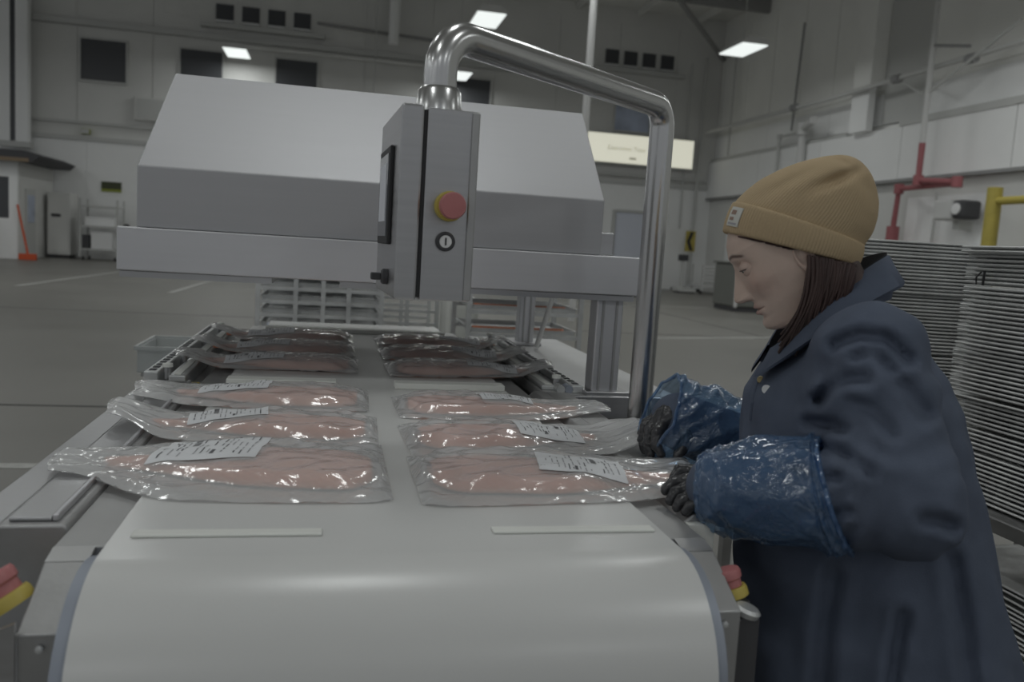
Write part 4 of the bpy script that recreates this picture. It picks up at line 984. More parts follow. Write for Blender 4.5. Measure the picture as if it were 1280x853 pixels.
def coat_field(X, Y, Z):
    cx_ = np.interp(Z, zz, cen[:, 0]); cy_ = np.interp(Z, zz, cen[:, 1]); a = np.interp(Z, zz, aa); b = np.interp(Z, zz, bb)
    u = (X - cx_) * F[0] + (Y - cy_) * F[1]; v = (X - cx_) * LF[0] + (Y - cy_) * LF[1]
    th = np.arctan2(v, u)
    low = np.clip((1.0 - Z) / .5, 0, 1)
    d = (np.power(np.abs(u / a) ** 2.3 + np.abs(v / b) ** 2.3, 1 / 2.3) - 1) * np.minimum(a, b) * .95
    d = d + low * .008 * np.sin(th * 9 + 4 * np.sin(Z * 5)) + .0035 * np.sin(th * 6 + Z * 22) * np.sin(Z * 13 + 2 * th)
    d = np.maximum(d, Z - ZTOP); d = np.maximum(d, .40 - Z)
    # shoulders slope up to the neck
    s0, t0 = capsule(X, Y, Z, NB + UP * -.045 - F * .012, SH + UP * .005, .064, .082)
    s1, t1 = capsule(X, Y, Z, NB + UP * -.045 - F * .012, SH2, .064, .078)
    d = smin(d, s0, .05); d = smin(d, s1, .05)
    a1, t1 = capsule(X, Y, Z, SH, EL, .083, .073); f1 = np.sin(t1 * 17 + 5 * np.sin(th * 2 + 1) + X * 20) * .0075 * np.exp(-((t1 - .15) / .45) ** 2)
    a1 = a1 + f1 + .005 * np.sin(t1 * 36 + Y * 70 + 2 * np.sin(X * 40)) * np.exp(-((t1 - .95) / .22) ** 2)
    a2, t2 = capsule(X, Y, Z, EL, WR, .076, .056)
    a2 = a2 + .006 * np.sin(t2 * 38 + Z * 60 + 1.5 * np.sin(X * 50)) * np.exp(-((t2 - .15) / .3) ** 2)
    arm = smin(a1, a2, .035)
    d = smin(d, arm, .022)
    b1, q1 = capsule(X, Y, Z, SH2, EL2, .078, .070); b2, q2 = capsule(X, Y, Z, EL2, WR2, .070, .055)
    d = smin(d, smin(b1, b2, .03), .02)
    return d + .0016 * wob(X, Y, Z, 1.0) + creases(X, Y, Z)
lo_c = np.min([cen[:, 0].min() - .33, WR[0] - .09, WR2[0] - .09]), min(cen[:, 1].min() - .33, EL[1] - .1), .38
hi_c = max(cen[:, 0].max() + .33, EL[0] + .12), max(cen[:, 1].max() + .33, EL2[1] + .1), 1.45
V, Q = surface_nets(coat_field, lo_c, hi_c, .0072)
mb = MB(); mb.v = [tuple(p) for p in V]; mb.f = [tuple(map(int, q)) for q in Q]
coat = mb.build('coat', 'coat', pe, smooth=180, fix=False)
# ---- collar: a standing, folded band around the neck
def ring_frame(front, back, lat, up_dir):
    c = (front + back) / 2; u = (front - back) / 2; return c, u, LF * lat
fr0, bk0 = dep(962, 462, 1.45), dep(1112, 372, 1.45)
fr1, bk1 = dep(962, 434, 1.45), dep(1106, 318, 1.45)
fr2, bk2 = dep(940, 466, 1.44), dep(1126, 350, 1.44)
th = np.linspace(-math.pi * .93, math.pi * .93, 72)
def ring(fr, bk, lat, dz=0, sq=2.2):
    c = (fr + bk) / 2; u = (fr - bk) / 2
    return np.array([c + u * np.sign(math.cos(t + math.pi)) * abs(math.cos(t + math.pi)) ** (2 / sq) * -1 * -1 + LF * lat * np.sign(math.sin(t + math.pi)) * abs(math.sin(t + math.pi)) ** (2 / sq) + UP * (dz + .024 * math.sin(t) ** 2) for t in th])
th = np.linspace(math.pi * .06, math.pi * 1.94, 80) + math.pi    # gap at the front
rows = [ring(fr0, bk0, .088), ring((fr0 + fr1) / 2, (bk0 + bk1) / 2, .088), ring(fr1, bk1, .090), ring(fr1 + (fr2 - fr1) * .12 + UP * .004, bk1 + (bk2 - bk1) * .15 + UP * .004, .098), ring((fr1 + fr2) / 2, (bk1 + bk2) / 2, .112), ring(fr2, bk2, .128), ring(fr2 - UP * .006, bk2 - UP * .006, .122), ring((fr1 + fr2) / 2 - UP * .008, (bk1 + bk2) / 2 - UP * .008, .106), ring(fr0 + UP * .002, bk0 + UP * .002, .094)]
co = MB(); co.grid(np.array(rows)).build('collar', 'coat', coat, smooth=60)
# lining ring inside the collar
rows = [ring(fr1 + UP * .001, bk1 + UP * .003, .086), ring(fr0 + (bk0 - fr0) * .06, bk0 + (fr0 - bk0) * .06, .074), ring(fr0 + (bk0 - fr0) * .12 - UP * .03, bk0 + (fr0 - bk0) * .12 - UP * .03, .06)]
MB().grid(np.array(rows)).build('lining', 'coat_in', coat, smooth=60)
# front placket edge and snaps
def on_coat(px, py, D0=1.2, D1=1.7):
    best = None
    for D in np.linspace(D0, D1, 260):
        p = dep(px, py, D)
        if coat_field(*[np.array([q]) for q in p])[0] < 0: return p
    return dep(px, py, 1.4)
vdir = _n(CAM - dep(955, 480, 1.4))
pp = [on_coat(*q) for q in ((950, 468), (945, 485), (941, 505), (939, 525))]
MB().tube([p + vdir * .001 for p in pp], .004, 8).build('placket_edge', 'coat', coat)
p = on_coat(958, 487); MB().lathe([(.0042, 0), (.0075, 0), (.0075, .003), (.0042, .003)], p + vdir * .001, vdir, 20).build('snap_ring', 'white', coat)
p = on_coat(951, 475); MB().lathe([(0, 0), (.0065, 0), (.0055, .003), (0, .0035)], p + vdir * .001, vdir, 20).build('snap_button', 'brass', coat)

# ---- head
PIT = math.radians(36); S = .0108
HAZ = math.radians(156); HF_ = np.array([math.cos(HAZ), math.sin(HAZ), 0]); HL = np.array([-math.sin(HAZ), math.cos(HAZ), 0])
ex = HF_ * math.cos(PIT) - UP * math.sin(PIT); ez = HF_ * math.sin(PIT) + UP * math.cos(PIT); ey = HL
NAS = dep(917, 339, 1.44)
HO = NAS - (ex * 8.75 + ez * .3) * S
def hw_(P):
    P = np.asarray(P, float); return HO + S * (P[..., 0:1] * ex + P[..., 1:2] * ey + P[..., 2:3] * ez)
g = lambda x, s: np.exp(-(x / s) ** 2)
KZ = np.array([-12.6, -12.0, -11.5, -10.9, -10.2, -9.0, -7.0, -5.0, -3.0, -1.0, 1.0, 2.5, 4.2, 5.8, 7.2, 8.3, 8.9, 9.1])
KF = np.array([3.0, 4.6, 6.6, 8.2, 8.75, 8.85, 8.75, 8.7, 8.6, 8.45, 8.35, 8.35, 7.75, 6.5, 4.7, 2.5, .6, -1.2])
KB = np.array([-7.6, -7.5, -7.4, -7.3, -7.2, -7.1, -7.3, -7.8, -8.5, -9.1, -9.5, -9.7, -9.6, -9.2, -8.0, -6.0, -3.8, -1.4])
KW = np.array([5.0, 5.0, 4.9, 4.9, 5.0, 5.4, 6.1, 6.6, 6.95, 7.2, 7.4, 7.45, 7.1, 6.3, 5.0, 3.4, 1.8, .1])
EYE = np.array([6.70, 3.2, -.25]); ER = 1.22
def face_pt(phi, z):
    xf = np.interp(z, KZ, KF); xb = np.interp(z, KZ, KB); w_ = np.interp(z, KZ, KW); xc = -1.0
    c, s = np.cos(phi), np.sin(phi); nfr = 2.25
    x = np.where(c > 0, xc + (xf - xc) * np.abs(c) ** (2 / nfr), xc + (xb - xc) * np.abs(c) ** (2 / 2.1) )
    y = w_ * np.sign(s) * np.abs(s) ** (2 / 2.15)
    front = np.clip(c * 2, 0, 1); ay = np.abs(y)
    # soft modelling
    x = x + front * (.28 * g(z - 2.0, .75) * g(ay - 2.6, 2.2) - 1.15 * g(ay - 3.1, 1.5) * g(z - .05, .95) + .32 * g(ay - 4.6, 1.7) * g(z + 3.0, 1.5)
                     - .30 * g(ay - 3.0, 1.2) * g(z + 5.6, 1.3) + .45 * g(z + 9.7, .95) * g(y, 1.9) - .38 * g(z + 8.25, .42) * g(y, 2.2))
    y = y + np.sign(y) * front * .25 * g(ay - 5.2, 1.6) * g(z + 3.0, 1.6)
    # nose
    N = np.interp(z, [-5.6, -5.25, -5.0, -4.7, -4.2, -3.7, -2.5, -1.0, .2, 1.2], [0, .12, .75, 1.85, 2.40, 2.42, 1.75, .85, .22, 0])
    sg = np.interp(z, [-5, -4.2, -3.4, -2, 0, 1], [1.15, 1.1, .95, .72, .62, .8])
    x = x + front * N * np.exp(-(ay / sg) ** 2.4)
    x = x + front * .72 * g(ay - 1.25, .48) * g(z + 4.25, .55) - front * .30 * g(ay - .72, .28) * g(z + 5.0, .22) - front * .16 * g(ay - 1.85, .22) * g(z + 4.3, .6)
    # lips
    x = x + front * (.42 * g(z + 6.32, .36) * np.exp(-(y / 1.8) ** 4) + .50 * g(z + 7.35, .40) * np.exp(-(y / 1.6) ** 4) - .40 * g(z + 6.82, .13) * np.exp(-(y / 2.25) ** 4) - .10 * g(z + 5.7, .25) * g(y, .35))
    x = x - front * .15 * g(ay - 2.4, .35) * g(z + 6.95, .35)
    # eyelids over the ball, slit below the upper lid
    ye = ay - EYE[1]; t = np.clip(1 - (ye / 1.28) ** 2, 0, 1)
    zu = EYE[2] + .02 + .14 * t; zl = EYE[2] - .50 * t + .0
    inside = (np.abs(ye) < 1.28) & (z < zu) & (z > zl)
    rl = ER + .12; q = rl * rl - ye ** 2 - (z - EYE[2]) ** 2
    lid = EYE[0] + np.sqrt(np.maximum(q, 0)); lid = np.where(q > 0, lid, -99)
    x = np.where((front > .3) & (q > 0) & ~inside, np.maximum(x, lid), x)
    x = np.where((front > .3) & inside, np.minimum(x, EYE[0] + .75), x)
    x = x - front * .10 * g(z - .75, .10) * np.exp(-((ye) / 1.3) ** 4)
    return np.stack([x, y, np.broadcast_to(z, x.shape)], -1)
nph = 280
pr = np.linspace(-1, 1, nph, endpoint=False); PHI = math.pi * (0.45 * pr + .55 * pr ** 3)
zs_h = np.concatenate([np.linspace(9.09, 3, 34), np.linspace(2.9, -8.6, 150), np.linspace(-8.7, -12.6, 34)])
G = np.array([face_pt(PHI, z) for z in zs_h])
rows = [hw_(G[i]) for i in range(len(zs_h))]
TONE = []
def tone(Pl):
    x, y, z = Pl[..., 0], Pl[..., 1], Pl[..., 2]; ay = np.abs(y)
    base = np.array([.65, .505, .43]); c = np.ones(x.shape + (3,)) * base
    fr = (x > 4)
    def mix(c, col, k): return c * (1 - k[..., None]) + np.array(col) * k[..., None]
    lips = fr * np.clip(1.15 * (g(z + 6.36, .33) + g(z + 7.3, .38)), 0, 1) * np.exp(-(y / 1.75) ** 4)
    c = mix(c, (.38, .19, .175), np.clip(lips * .8, 0, 1))
    c = mix(c, (.10, .05, .045), fr * .75 * g(z + 6.82, .09) * np.exp(-(y / 2.1) ** 4))
    zb = 2.05 + .35 * np.sin(np.clip((ay - 1.2) / 3.4, 0, 1) * math.pi) - .18 * np.clip(ay - 3.2, 0, 3)
    brow = fr * np.exp(-((z - zb) / .26) ** 2) * smooth(1.0, 1.5, ay) * (1 - smooth(4.4, 5.2, ay))
    c = mix(c, (.10, .06, .05), .92 * np.clip(brow * 1.3, 0, 1))
    ch = g(ay - 4.2, 1.8) * g(z + 3.2, 1.8) * fr; c = mix(c, (.48, .25, .20), .35 * ch)
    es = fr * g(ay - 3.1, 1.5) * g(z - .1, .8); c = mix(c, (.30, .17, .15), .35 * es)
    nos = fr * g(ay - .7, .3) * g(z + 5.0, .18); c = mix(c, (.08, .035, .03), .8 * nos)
    return c
tones = [tone(G[i]) for i in range(len(zs_h))]
# neck then shoulders and trunk, one surface with the head
cph, sph = np.cos(PHI), np.sin(PHI)
neck_b = NB - UP * .02
def ell(c, u, v): return c + np.outer(cph, u) + np.outer(sph, v)
n0 = hw_(np.array([[-2.3, 0, -12.9]]))[0]
for t in np.linspace(0, 1, 9):
    c = n0 * (1 - t) + neck_b * t; ax = ex * (1 - t) + F * t
    rows.append(ell(c, _n(ax) * (.056 + .006 * t), ey * (.053 + .012 * t)))
for t in np.linspace(.05, 1, 26):
    z = neck_b[2] - t * (neck_b[2] - .62); k = smooth(0, .2, t)
    c = np.array([np.interp(z, zz, cen[:, 0]), np.interp(z, zz, cen[:, 1]), z]); c = neck_b * (1 - k) + c * k; c[2] = z
    a_ = .065 * (1 - k) + k * .70 * np.interp(z, zz, aa); b_ = .065 * (1 - k) + k * .70 * np.interp(z, zz, bb)
    rows.append(ell(c, F * a_, LF * b_))
tones += [np.ones((nph, 3)) * np.array([.65, .505, .43])] * (len(rows) - len(tones))
mb = MB(); mb.grid(np.array(rows), close=True); R_ = len(rows)
mb.f += [tuple(range(nph)), tuple(range((R_ - 1) * nph, R_ * nph))[::-1]]
tn = np.concatenate([np.array(t) for t in tones])
# ears
for s in (1, -1):
    nu_, nv_ = 22, 28; P = []
    for i in range(nu_):
        a = math.pi * i / (nu_ - 1)
        for j in range(nv_):
            b = 2 * math.pi * j / nv_; lx, lz, ly = math.sin(a) * math.cos(b), math.sin(a) * math.sin(b), math.cos(a)
            r2 = lx * lx + lz * lz
            egg = 1.0 - .22 * max(-lz, 0)
            X_ = lx * 1.6 * egg; Z_ = lz * 2.8; Y_ = ly * .55 - (.55 * math.exp(-((r2 - .25) / .28) ** 2) if ly > 0 else 0)
            xx = X_ * math.cos(.25) - Z_ * math.sin(.25) ; zz_ = X_ * math.sin(.25) + Z_ * math.cos(.25)
            P.append((-.9 + xx, s * (7.0 + Y_ + .12 * max(-lx, 0) * 3), -2.5 + zz_))
    o = len(mb.v); mb.v += [tuple(q) for q in hw_(np.array(P))]
    for i in range(nu_ - 1):
        for j in range(nv_):
            mb.f.append((o + i * nv_ + j, o + i * nv_ + (j + 1) % nv_, o + (i + 1) * nv_ + (j + 1) % nv_, o + (i + 1) * nv_ + j))
    tn = np.concatenate([tn, np.ones((nu_ * nv_, 3)) * np.array([.63, .48, .41])])
bodyo = mb.build('body', 'skin', pe, smooth=180)
at_ = bodyo.data.color_attributes.new('tone', 'FLOAT_COLOR', 'POINT')
at_.data.foreach_set('color', np.concatenate([tn, np.ones((len(tn), 1))], 1).astype(np.float32).ravel())
# eyes
for s in (1, -1):
    e = MB(); nA, nB = 16, 24; gz = _n(np.array([.93, 0, -.42])); P = []
    t1 = _n(np.cross(gz, [0, 1, 0])); t2 = np.cross(gz, t1); fm = []
    for i in range(nA + 1):
        a = math.pi * i / nA
        for j in range(nB):
            b = 2 * math.pi * j / nB; P.append(EYE * [1, s, 1] + ER * (gz * math.cos(a) + (t1 * math.cos(b) + t2 * math.sin(b)) * math.sin(a)))
    e.v = [tuple(q) for q in hw_(np.array(P))]
    for i in range(nA):
        for j in range(nB): e.f.append((i * nB + j, i * nB + (j + 1) % nB, (i + 1) * nB + (j + 1) % nB, (i + 1) * nB + j)); fm.append(1 if i < 3 else 0)
    eo = e.build('eyeball', ['eye', 'iris'], pe, smooth=180, fix=False)
    eo.data.polygons.foreach_set('material_index', fm)
    # lash line
    L_ = []
    for ye in np.linspace(-1.25, 1.3, 14):
        t = max(0, 1 - (ye / 1.28) ** 2); z = EYE[2] + .0 + .14 * t; q = (ER + .17) ** 2 - ye ** 2 - (z - EYE[2]) ** 2
        L_.append((EYE[0] + math.sqrt(max(q, .02)) + .02, s * (EYE[1] + ye), z - .03))
    MB().tube(hw_(np.array(L_)), .0009, 6).build('eyelashes', 'hair', pe)
# ---- beanie: loft of rings between a front chain and a back chain (head frame, side view)
Fc = [(6.9, 6.3), (5.4, 8.0), (3.2, 9.45), (.6, 10.1), (-1.9, 10.35), (-5.2, 10.05), (-8.2, 9.4), (-11.5, 8.2), (-13.2, 7.3), (-14.3, 6.5), (-14.9, 5.7)]
Bc = [(-7.2, -8.5), (-8.6, -7.3), (-10.0, -6.4), (-11.5, -5.7), (-13.2, -4.1), (-14.5, -2.3), (-15.2, -.4), (-15.6, 1.3), (-15.75, 2.9), (-15.6, 4.2), (-15.2, 5.2)]
Wc = [7.9, 8.0, 8.05, 8.0, 7.8, 7.3, 6.4, 5.1, 3.5, 1.7, .2]
def chain(P, n):
    P = np.array(P, float); t = np.linspace(0, 1, len(P)); q = np.linspace(0, 1, n); return np.stack([np.interp(q, t, P[:, i]) for i in range(P.shape[1])], 1) if P.ndim > 1 else np.interp(q, t, P)
nr, nc = 70, 120
def sm1(a):
    for _ in range(5): a[1:-1] = .25 * a[:-2] + .5 * a[1:-1] + .25 * a[2:]
    return a
fc, bc, wc = sm1(chain(Fc, nr)), sm1(chain(Bc, nr)), sm1(chain(Wc, nr))
ang = np.linspace(0, 2 * math.pi, nc, endpoint=False)
H = np.zeros((nr, nc, 3))
for i in range(nr):
    c = (fc[i] + bc[i]) / 2; u = (fc[i] - bc[i]) / 2; co_, si_ = np.cos(ang), np.sin(ang)
    H[i, :, 0] = c[0] + u[0] * co_; H[i, :, 2] = c[1] + u[1] * co_; H[i, :, 1] = wc[i] * np.sign(si_) * np.abs(si_) ** .92
# soft dents and creases of slack wool
for (x, z, sx_, sz_, dpt, rot_) in ((-10.4, 4.2, 3.4, .8, 1.6, -.15), (-5.0, 7.6, 4.5, .7, .5, -.05), (-13.5, .5, 1.0, 3.0, .5, .1), (-12.6, 6.2, .6, 1.5, .8, .5), (-3, 3.0, 5, 1.0, .25, .5)):
    dx = H[..., 0] - x; dz = H[..., 2] - z; p_ = dx * math.cos(rot_) - dz * math.sin(rot_); q_ = dx * math.sin(rot_) + dz * math.cos(rot_)
    k = np.exp(-(p_ / sx_) ** 2 - (q_ / sz_) ** 2); H[..., 1] -= np.sign(H[..., 1]) * np.minimum(dpt * k, np.abs(H[..., 1]) * .6)
def uv_grid(o, R, C, close=True):
    uvl = o.data.uv_layers.new(name='UVMap'); 
    d = []
    for p in o.data.polygons:
        for vi in p.vertices:
            d += [(vi % C) / C, (vi // C) / R]
    uvl.data.foreach_set('uv', d)
hat = MB(); hat.grid(hw_(H.reshape(-1, 3)).reshape(nr, nc, 3), close=True); hat.f.append(tuple(range((nr - 1) * nc, nr * nc)))
ho = hat.build('beanie', 'knit', pe, smooth=180, fix=True); uv_grid(ho, nr, nc)
# turned-up cuff
def cuff_ring(t, out):
    f0, f1 = np.array([6.75, 6.1]), np.array([2.9, 9.3]); b0, b1 = np.array([-6.8, -8.6]), np.array([-9.3, -6.2])
    f_ = f0 * (1 - t) + f1 * t; b_ = b0 * (1 - t) + b1 * t; bow = math.sin(t * math.pi) * .25
    c = (f_ + b_) / 2; u = (f_ - b_) / 2; L_ = np.linalg.norm(u); u = u * (1 + (out + bow) / L_); co_, si_ = np.cos(ang), np.sin(ang)
    R_ = np.zeros((nc, 3)); R_[:, 0] = c[0] + u[0] * co_; R_[:, 2] = c[1] + u[1] * co_ ; R_[:, 1] = (8.0 + out + bow + .1 * t) * np.sign(si_) * np.abs(si_) ** .92
    return R_
cr_rows = [cuff_ring(0.03, -.15)] + [cuff_ring(0, .25)] + [cuff_ring(t, .50) for t in np.linspace(.05, .93, 12)] + [cuff_ring(.98, .40), cuff_ring(1.0, .2), cuff_ring(.97, -.1), cuff_ring(.5, -.15), cuff_ring(0.03, -.15)]
cu = MB(); cu.grid(hw_(np.array(cr_rows).reshape(-1, 3)).reshape(len(cr_rows), nc, 3), close=True)
cuo = cu.build('cuff', 'knit', ho, smooth=180); uv_grid(cuo, len(cr_rows), nc)
# woven patch on the cuff, a little left of the middle of the forehead
def cuff_pt(t, a, out):
    f0, f1 = np.array([6.75, 6.1]), np.array([2.9, 9.3]); b0, b1 = np.array([-6.8, -8.6]), np.array([-9.3, -6.2])
    f_ = f0 * (1 - t) + f1 * t; b_ = b0 * (1 - t) + b1 * t; bow = math.sin(t * math.pi) * .25
    c = (f_ + b_) / 2; u = (f_ - b_) / 2; u = u * (1 + (out + bow) / np.linalg.norm(u))
    return (c[0] + u[0] * math.cos(a), (8.0 + out + bow + .1 * t) * math.sin(a) ** .92, c[1] + u[1] * math.cos(a))
def patch(name, m, t0, t1, a0, a1, out, parent):
    P = [[cuff_pt(t, a, out) for a in np.linspace(a0, a1, 8)] for t in np.linspace(t0, t1, 8)]
    P2 = [[cuff_pt(t, a, out - .12) for a in np.linspace(a0, a1, 8)][::-1] for t in np.linspace(t0, t1, 8)]
    q = MB(); q.grid(hw_(np.array(P).reshape(-1, 3)).reshape(8, 8, 3)); q.grid(hw_(np.array(P2).reshape(-1, 3)).reshape(8, 8, 3)); return q.build(name, m, parent, smooth=60, fix=False)
pa = patch('patch', 'patch', .22, .82, .30, .62, .64, cuo)
patch('patch_print', 'patch_in', .58, .72, .36, .50, .68, pa); patch('patch_print', 'patch_in', .40, .50, .36, .48, .68, pa); patch('patch_print', 'inkl', .27, .33, .34, .58, .68, pa)
# ---- hair: loose locks from under the beanie behind the ear to the collar
hr = MB(); rs = np.random.RandomState(11)
for i in range(460):
    t = rs.rand(); d = rs.rand()
    top_ = np.array([1011 + 58 * t, 318 + 12 * t + 6 * rs.rand()]); mid = np.array([1016 + 44 * t + 4 * rs.randn(), 376 + 4 * rs.randn()]); end = np.array([978 + 74 * t + 5 * rs.randn(), 436 - 48 * t + 7 * rs.randn()])
    D0 = 1.328 + .004 * t + .022 * d; pts = []
    for k in np.linspace(0, 1, 9):
        p = top_ * (1 - k) ** 2 + 2 * mid * k * (1 - k) + end * k * k; pts.append(dep(p[0] + 1.5 * math.sin(k * 6 + i), p[1], D0 + .035 * k * k))
    hr.tube(pts, [.0026 * (1 - .6 * k) + .0006 for k in np.linspace(0, 1, 9)], 5, caps=True)
# fine hairs at the temple, lying on the skin under the cuff
for i in range(46):
    t = rs.rand(); a0 = cuff_pt(.02, .55 + t * .95, -.1); a0 = np.array(a0)
    x0, z0_ = a0[0] + .2, a0[2] - .25
    pts = []
    for k in np.linspace(0, 1, 6):
        z = z0_ - k * (1.2 + .8 * rs.rand() * t); x = x0 - k * (1.4 + 1.2 * t)
        # point on the head surface at this height and x
        xf = np.interp(z, KZ, KF); w_ = np.interp(z, KZ, KW); cx2 = np.clip((x + 1.0) / (xf + 1.0), 0, 1); y = w_ * (1 - cx2 ** 2.25) ** (1 / 2.15)
        pts.append((x, y + .28, z))
    hr.tube(hw_(np.array(pts)), [.0011, .0011, .001, .0009, .0007, .0004], 4)
# hair mass at the nape
hr.build('hair', 'hair', pe, smooth=60, fix=False)
def nape(X, Y, Z):
    a, _ = capsule(X, Y, Z, hw_(np.array([[-4.6, 2.6, -7.5]]))[0], hw_(np.array([[-4.2, 2.6, -13]]))[0], .031, .030)
    b, _ = capsule(X, Y, Z, hw_(np.array([[-5.2, -2.6, -7.5]]))[0], hw_(np.array([[-5, -3, -13]]))[0], .032, .030)
    return smin(a, b, .03) + .0006 * np.sin(X * 400 + Y * 300 + 20 * Z)
pn = hw_(np.array([[-5, 0, -9]]))[0]
V, Q = surface_nets(nape, pn - .14, pn + .14, .005)
mb = MB(); mb.v = [tuple(p) for p in V]; mb.f = [tuple(map(int, q)) for q in Q]; mb.build('hair_back', 'hair', pe, smooth=180, fix=False)

# ---- gloves
def glove(name, chains, palm, k=.007, h=.0022, wrk=.0005):
    allp = np.array([p for c in chains for p, _ in c] + [p for p, _ in palm]); lo_, hi_ = allp.min(0) - .035, allp.max(0) + .035
    def fld(X, Y, Z):
        d = None
        for i in range(len(palm) - 1):
            c, _ = capsule(X, Y, Z, palm[i][0], palm[i + 1][0], palm[i][1], palm[i + 1][1]); d = c if d is None else smin(d, c, .016)
        fin = None
        for ch in chains:
            e = None
            for i in range(len(ch) - 1):
                c, _ = capsule(X, Y, Z, ch[i][0], ch[i + 1][0], ch[i][1], ch[i + 1][1]); e = c if e is None else smin(e, c, .003)
            fin = e if fin is None else smin(fin, e, .0012)
        d = smin(d, fin, k)
        return d + wrk * np.sin(X * 330 + 3 * np.sin(Z * 160)) * np.sin(Y * 250 + Z * 190)
    V, Q = surface_nets(fld, lo_, hi_, h); mb = MB(); mb.v = [tuple(p) for p in V]; mb.f = [tuple(map(int, q)) for q in Q]
    return mb.build(name, 'glove', pe, smooth=180, fix=False)
d_ = dep
fr_ = .0092
# near (left) hand: palm down on the bag, fingers pointing to the belt, thumb on the far side
glove('glove', [
    [(d_(888, 600, 1.335), .012), (d_(866, 589, 1.355), .0105), (d_(850, 588, 1.36), .0100), (d_(843, 597, 1.355), .0085)],
    [(d_(880, 604, 1.315), .011), (d_(858, 600, 1.325), .0105), (d_(842, 604, 1.325), .0100), (d_(832, 613, 1.32), .0085)],
    [(d_(882, 612, 1.295), .011), (d_(860, 610, 1.30), .0105), (d_(845, 616, 1.30), .0098), (d_(838, 626, 1.297), .0085)],
    [(d_(884, 620, 1.28), .0105), (d_(864, 619, 1.28), .010), (d_(852, 626, 1.28), .0092), (d_(846, 634, 1.278), .008)],
    [(d_(888, 627, 1.265), .010), (d_(872, 628, 1.262), .009), (d_(862, 634, 1.262), .0082), (d_(857, 640, 1.262), .0072)]],
    [(d_(905, 612, 1.275), .026), (d_(888, 606, 1.315), .019), (d_(890, 618, 1.275), .018)])
# far (right) hand: knuckles up, fingers bent down onto the bag, thumb towards the camera
glove('glove', [
    [(d_(852, 533, 1.595), .013), (d_(858, 548, 1.575), .0115), (d_(853, 561, 1.565), .0105), (d_(847, 569, 1.56), .0092)],
    [(d_(832, 525, 1.60), .013), (d_(822, 540, 1.585), .0115), (d_(820, 556, 1.58), .0108), (d_(826, 567, 1.575), .0092)],
    [(d_(826, 523, 1.62), .013), (d_(813, 538, 1.605), .0115), (d_(809, 556, 1.60), .0108), (d_(813, 568, 1.595), .0095)],
    [(d_(822, 522, 1.64), .012), (d_(807, 534, 1.63), .011), (d_(803, 550, 1.625), .0102), (d_(806, 562, 1.62), .009)],
    [(d_(822, 520, 1.66), .011), (d_(808, 529, 1.655), .010), (d_(803, 542, 1.65), .0092), (d_(805, 553, 1.645), .008)]],
    [(d_(858, 518, 1.63), .030), (d_(836, 522, 1.61), .023), (d_(828, 524, 1.64), .022)], wrk=.0009)

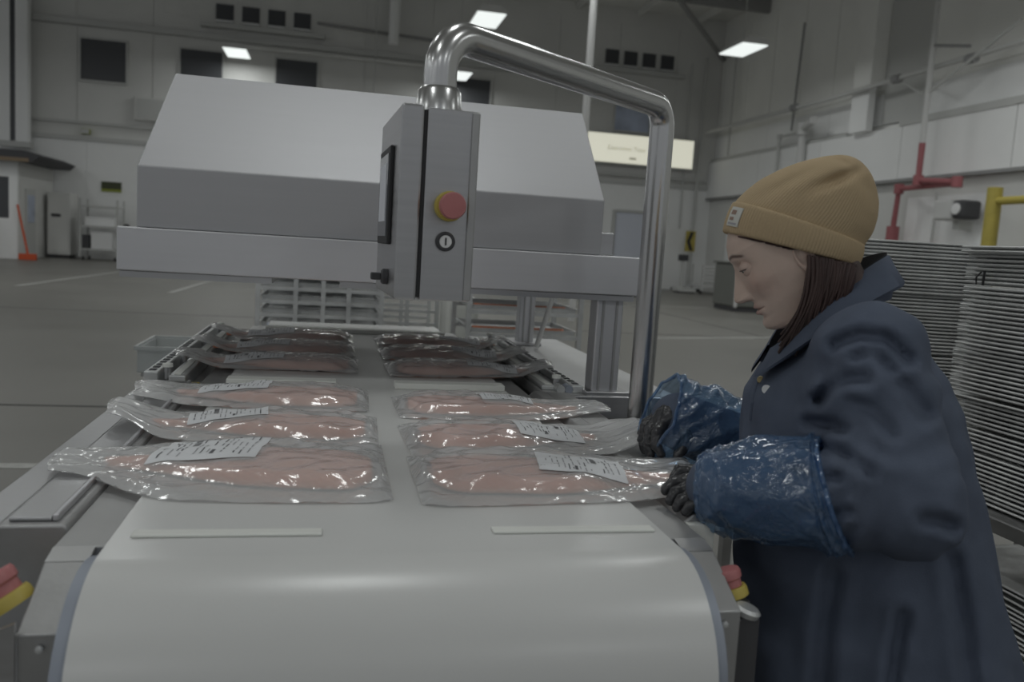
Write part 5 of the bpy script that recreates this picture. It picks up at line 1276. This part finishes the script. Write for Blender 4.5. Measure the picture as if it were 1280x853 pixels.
# ---- blue plastic oversleeves
def sleeve(name, path, radii, seed, ends=(1, 1), n=72, rows_=64, amp=.006, tilt=0.0):
    rs = np.random.RandomState(seed); path = np.array(path, float); tt = np.linspace(0, 1, len(path)); q = np.linspace(0, 1, rows_)
    C = np.stack([np.interp(q, tt, path[:, i]) for i in range(3)], 1); r = np.interp(q, tt, radii)
    for _ in range(6): C[1:-1] = .25 * C[:-2] + .5 * C[1:-1] + .25 * C[2:]; r[1:-1] = .25 * r[:-2] + .5 * r[1:-1] + .25 * r[2:]
    P = np.zeros((rows_, n, 3)); a = np.linspace(0, 2 * math.pi, n, endpoint=False); ph = rs.rand(10) * 6.28
    for i in range(rows_):
        t = _n(C[min(i + 1, rows_ - 1)] - C[max(i - 1, 0)]); u = _n(np.cross(t, UP)); v = np.cross(u, t); s = q[i]
        w1 = np.sin(a * 3 + 9 * s + ph[0]) * .5 + np.sin(a * 5 - 17 * s + ph[1]) * .4 + np.sin(a * 2 + 31 * s + 2 * np.sin(a * 2 + ph[2])) * .35
        rid = (np.abs(np.sin(a * 4 + 12 * s + 1.6 * np.sin(11 * s + ph[3]))) ** 6 + np.abs(np.sin(a * 3 - 19 * s + 1.4 * np.sin(a * 2 + ph[4]))) ** 8) * 1.2
        gat = 0
        if ends[0]: gat = gat + np.sin(a * 19 + ph[5]) * math.exp(-(s / .07) ** 2) * .5
        if ends[1]: gat = gat + np.sin(a * 21 + ph[6]) * math.exp(-((1 - s) / .09) ** 2) * .6
        rr = r[i] + amp * (.55 * w1 + .55 * rid + gat)
        sag = -np.maximum(-np.sin(a), 0) * 0
        P[i] = C[i] + np.outer(rr * np.cos(a), u) + np.outer(rr * np.sin(a), v) + np.outer(tilt * (1 - s) ** 2 * np.sin(a), t)
    mb = MB(); mb.grid(P, close=True); o = mb.build(name, 'sleeve', pe, smooth=180, fix=False)
    return o, P
axn = _n(WR - EL)
s1, P1_ = sleeve('oversleeve', [EL + axn * .085, EL + axn * .10, EL * .55 + WR * .45, WR - axn * .02, WR + axn * .022, WR + axn * .036], [.076, .083, .079, .070, .058, .044], 4, tilt=.022)
MB().tube(list(P1_[1] * 1.0) + [P1_[1][0]], .0035, 6).build('elastic_band', 'sleeve', s1)
axf = _n(WR2 - EL2)
s2, P2_ = sleeve('oversleeve', [EL2 + axf * .03, EL2 + axf * .06, EL2 * .55 + WR2 * .45, WR2 - axf * .04, WR2 + axf * .01, WR2 + axf * .045], [.074, .080, .082, .084, .080, .072], 9, ends=(1, 0), amp=.009)
MB().tube(list(P2_[-1]) + [P2_[-1][0]], .003, 6).build('elastic_band', 'sleeve', s2)
# ---- trousers and boots under the coat
for s in (1, -1):
    hp_ = np.array([np.interp(.6, zz, cen[:, 0]), np.interp(.6, zz, cen[:, 1]), .62]) + LF * .09 * s; kn = hp_ + F * .02; kn[2] = .42; an = hp_ - F * .01; an[2] = .09
    MB().tube([hp_, kn, an], [.095, .075, .06], 18).build('trouser_leg', 'trouser', pe)
    mbb = MB(); c = an.copy()
    prof_ = [(-.10, .05, .07), (-.08, .055, .09), (0, .052, .10), (.08, .052, .075), (.15, .05, .055), (.19, .035, .045)]
    P = []
    for f_, hw2, ht in prof_:
        P.append([c + F * f_ + LF * hw2 * math.cos(q) + UP * (-.09 + ht * max(math.sin(q), 0) + .001) for q in np.linspace(0, 2 * math.pi, 16, endpoint=False)])
    mbb.grid(np.array(P), close=True); mbb.f += [tuple(range(16)), tuple(range(5 * 16, 6 * 16))[::-1]]; mbb.build('boot', 'black', pe, smooth=60)
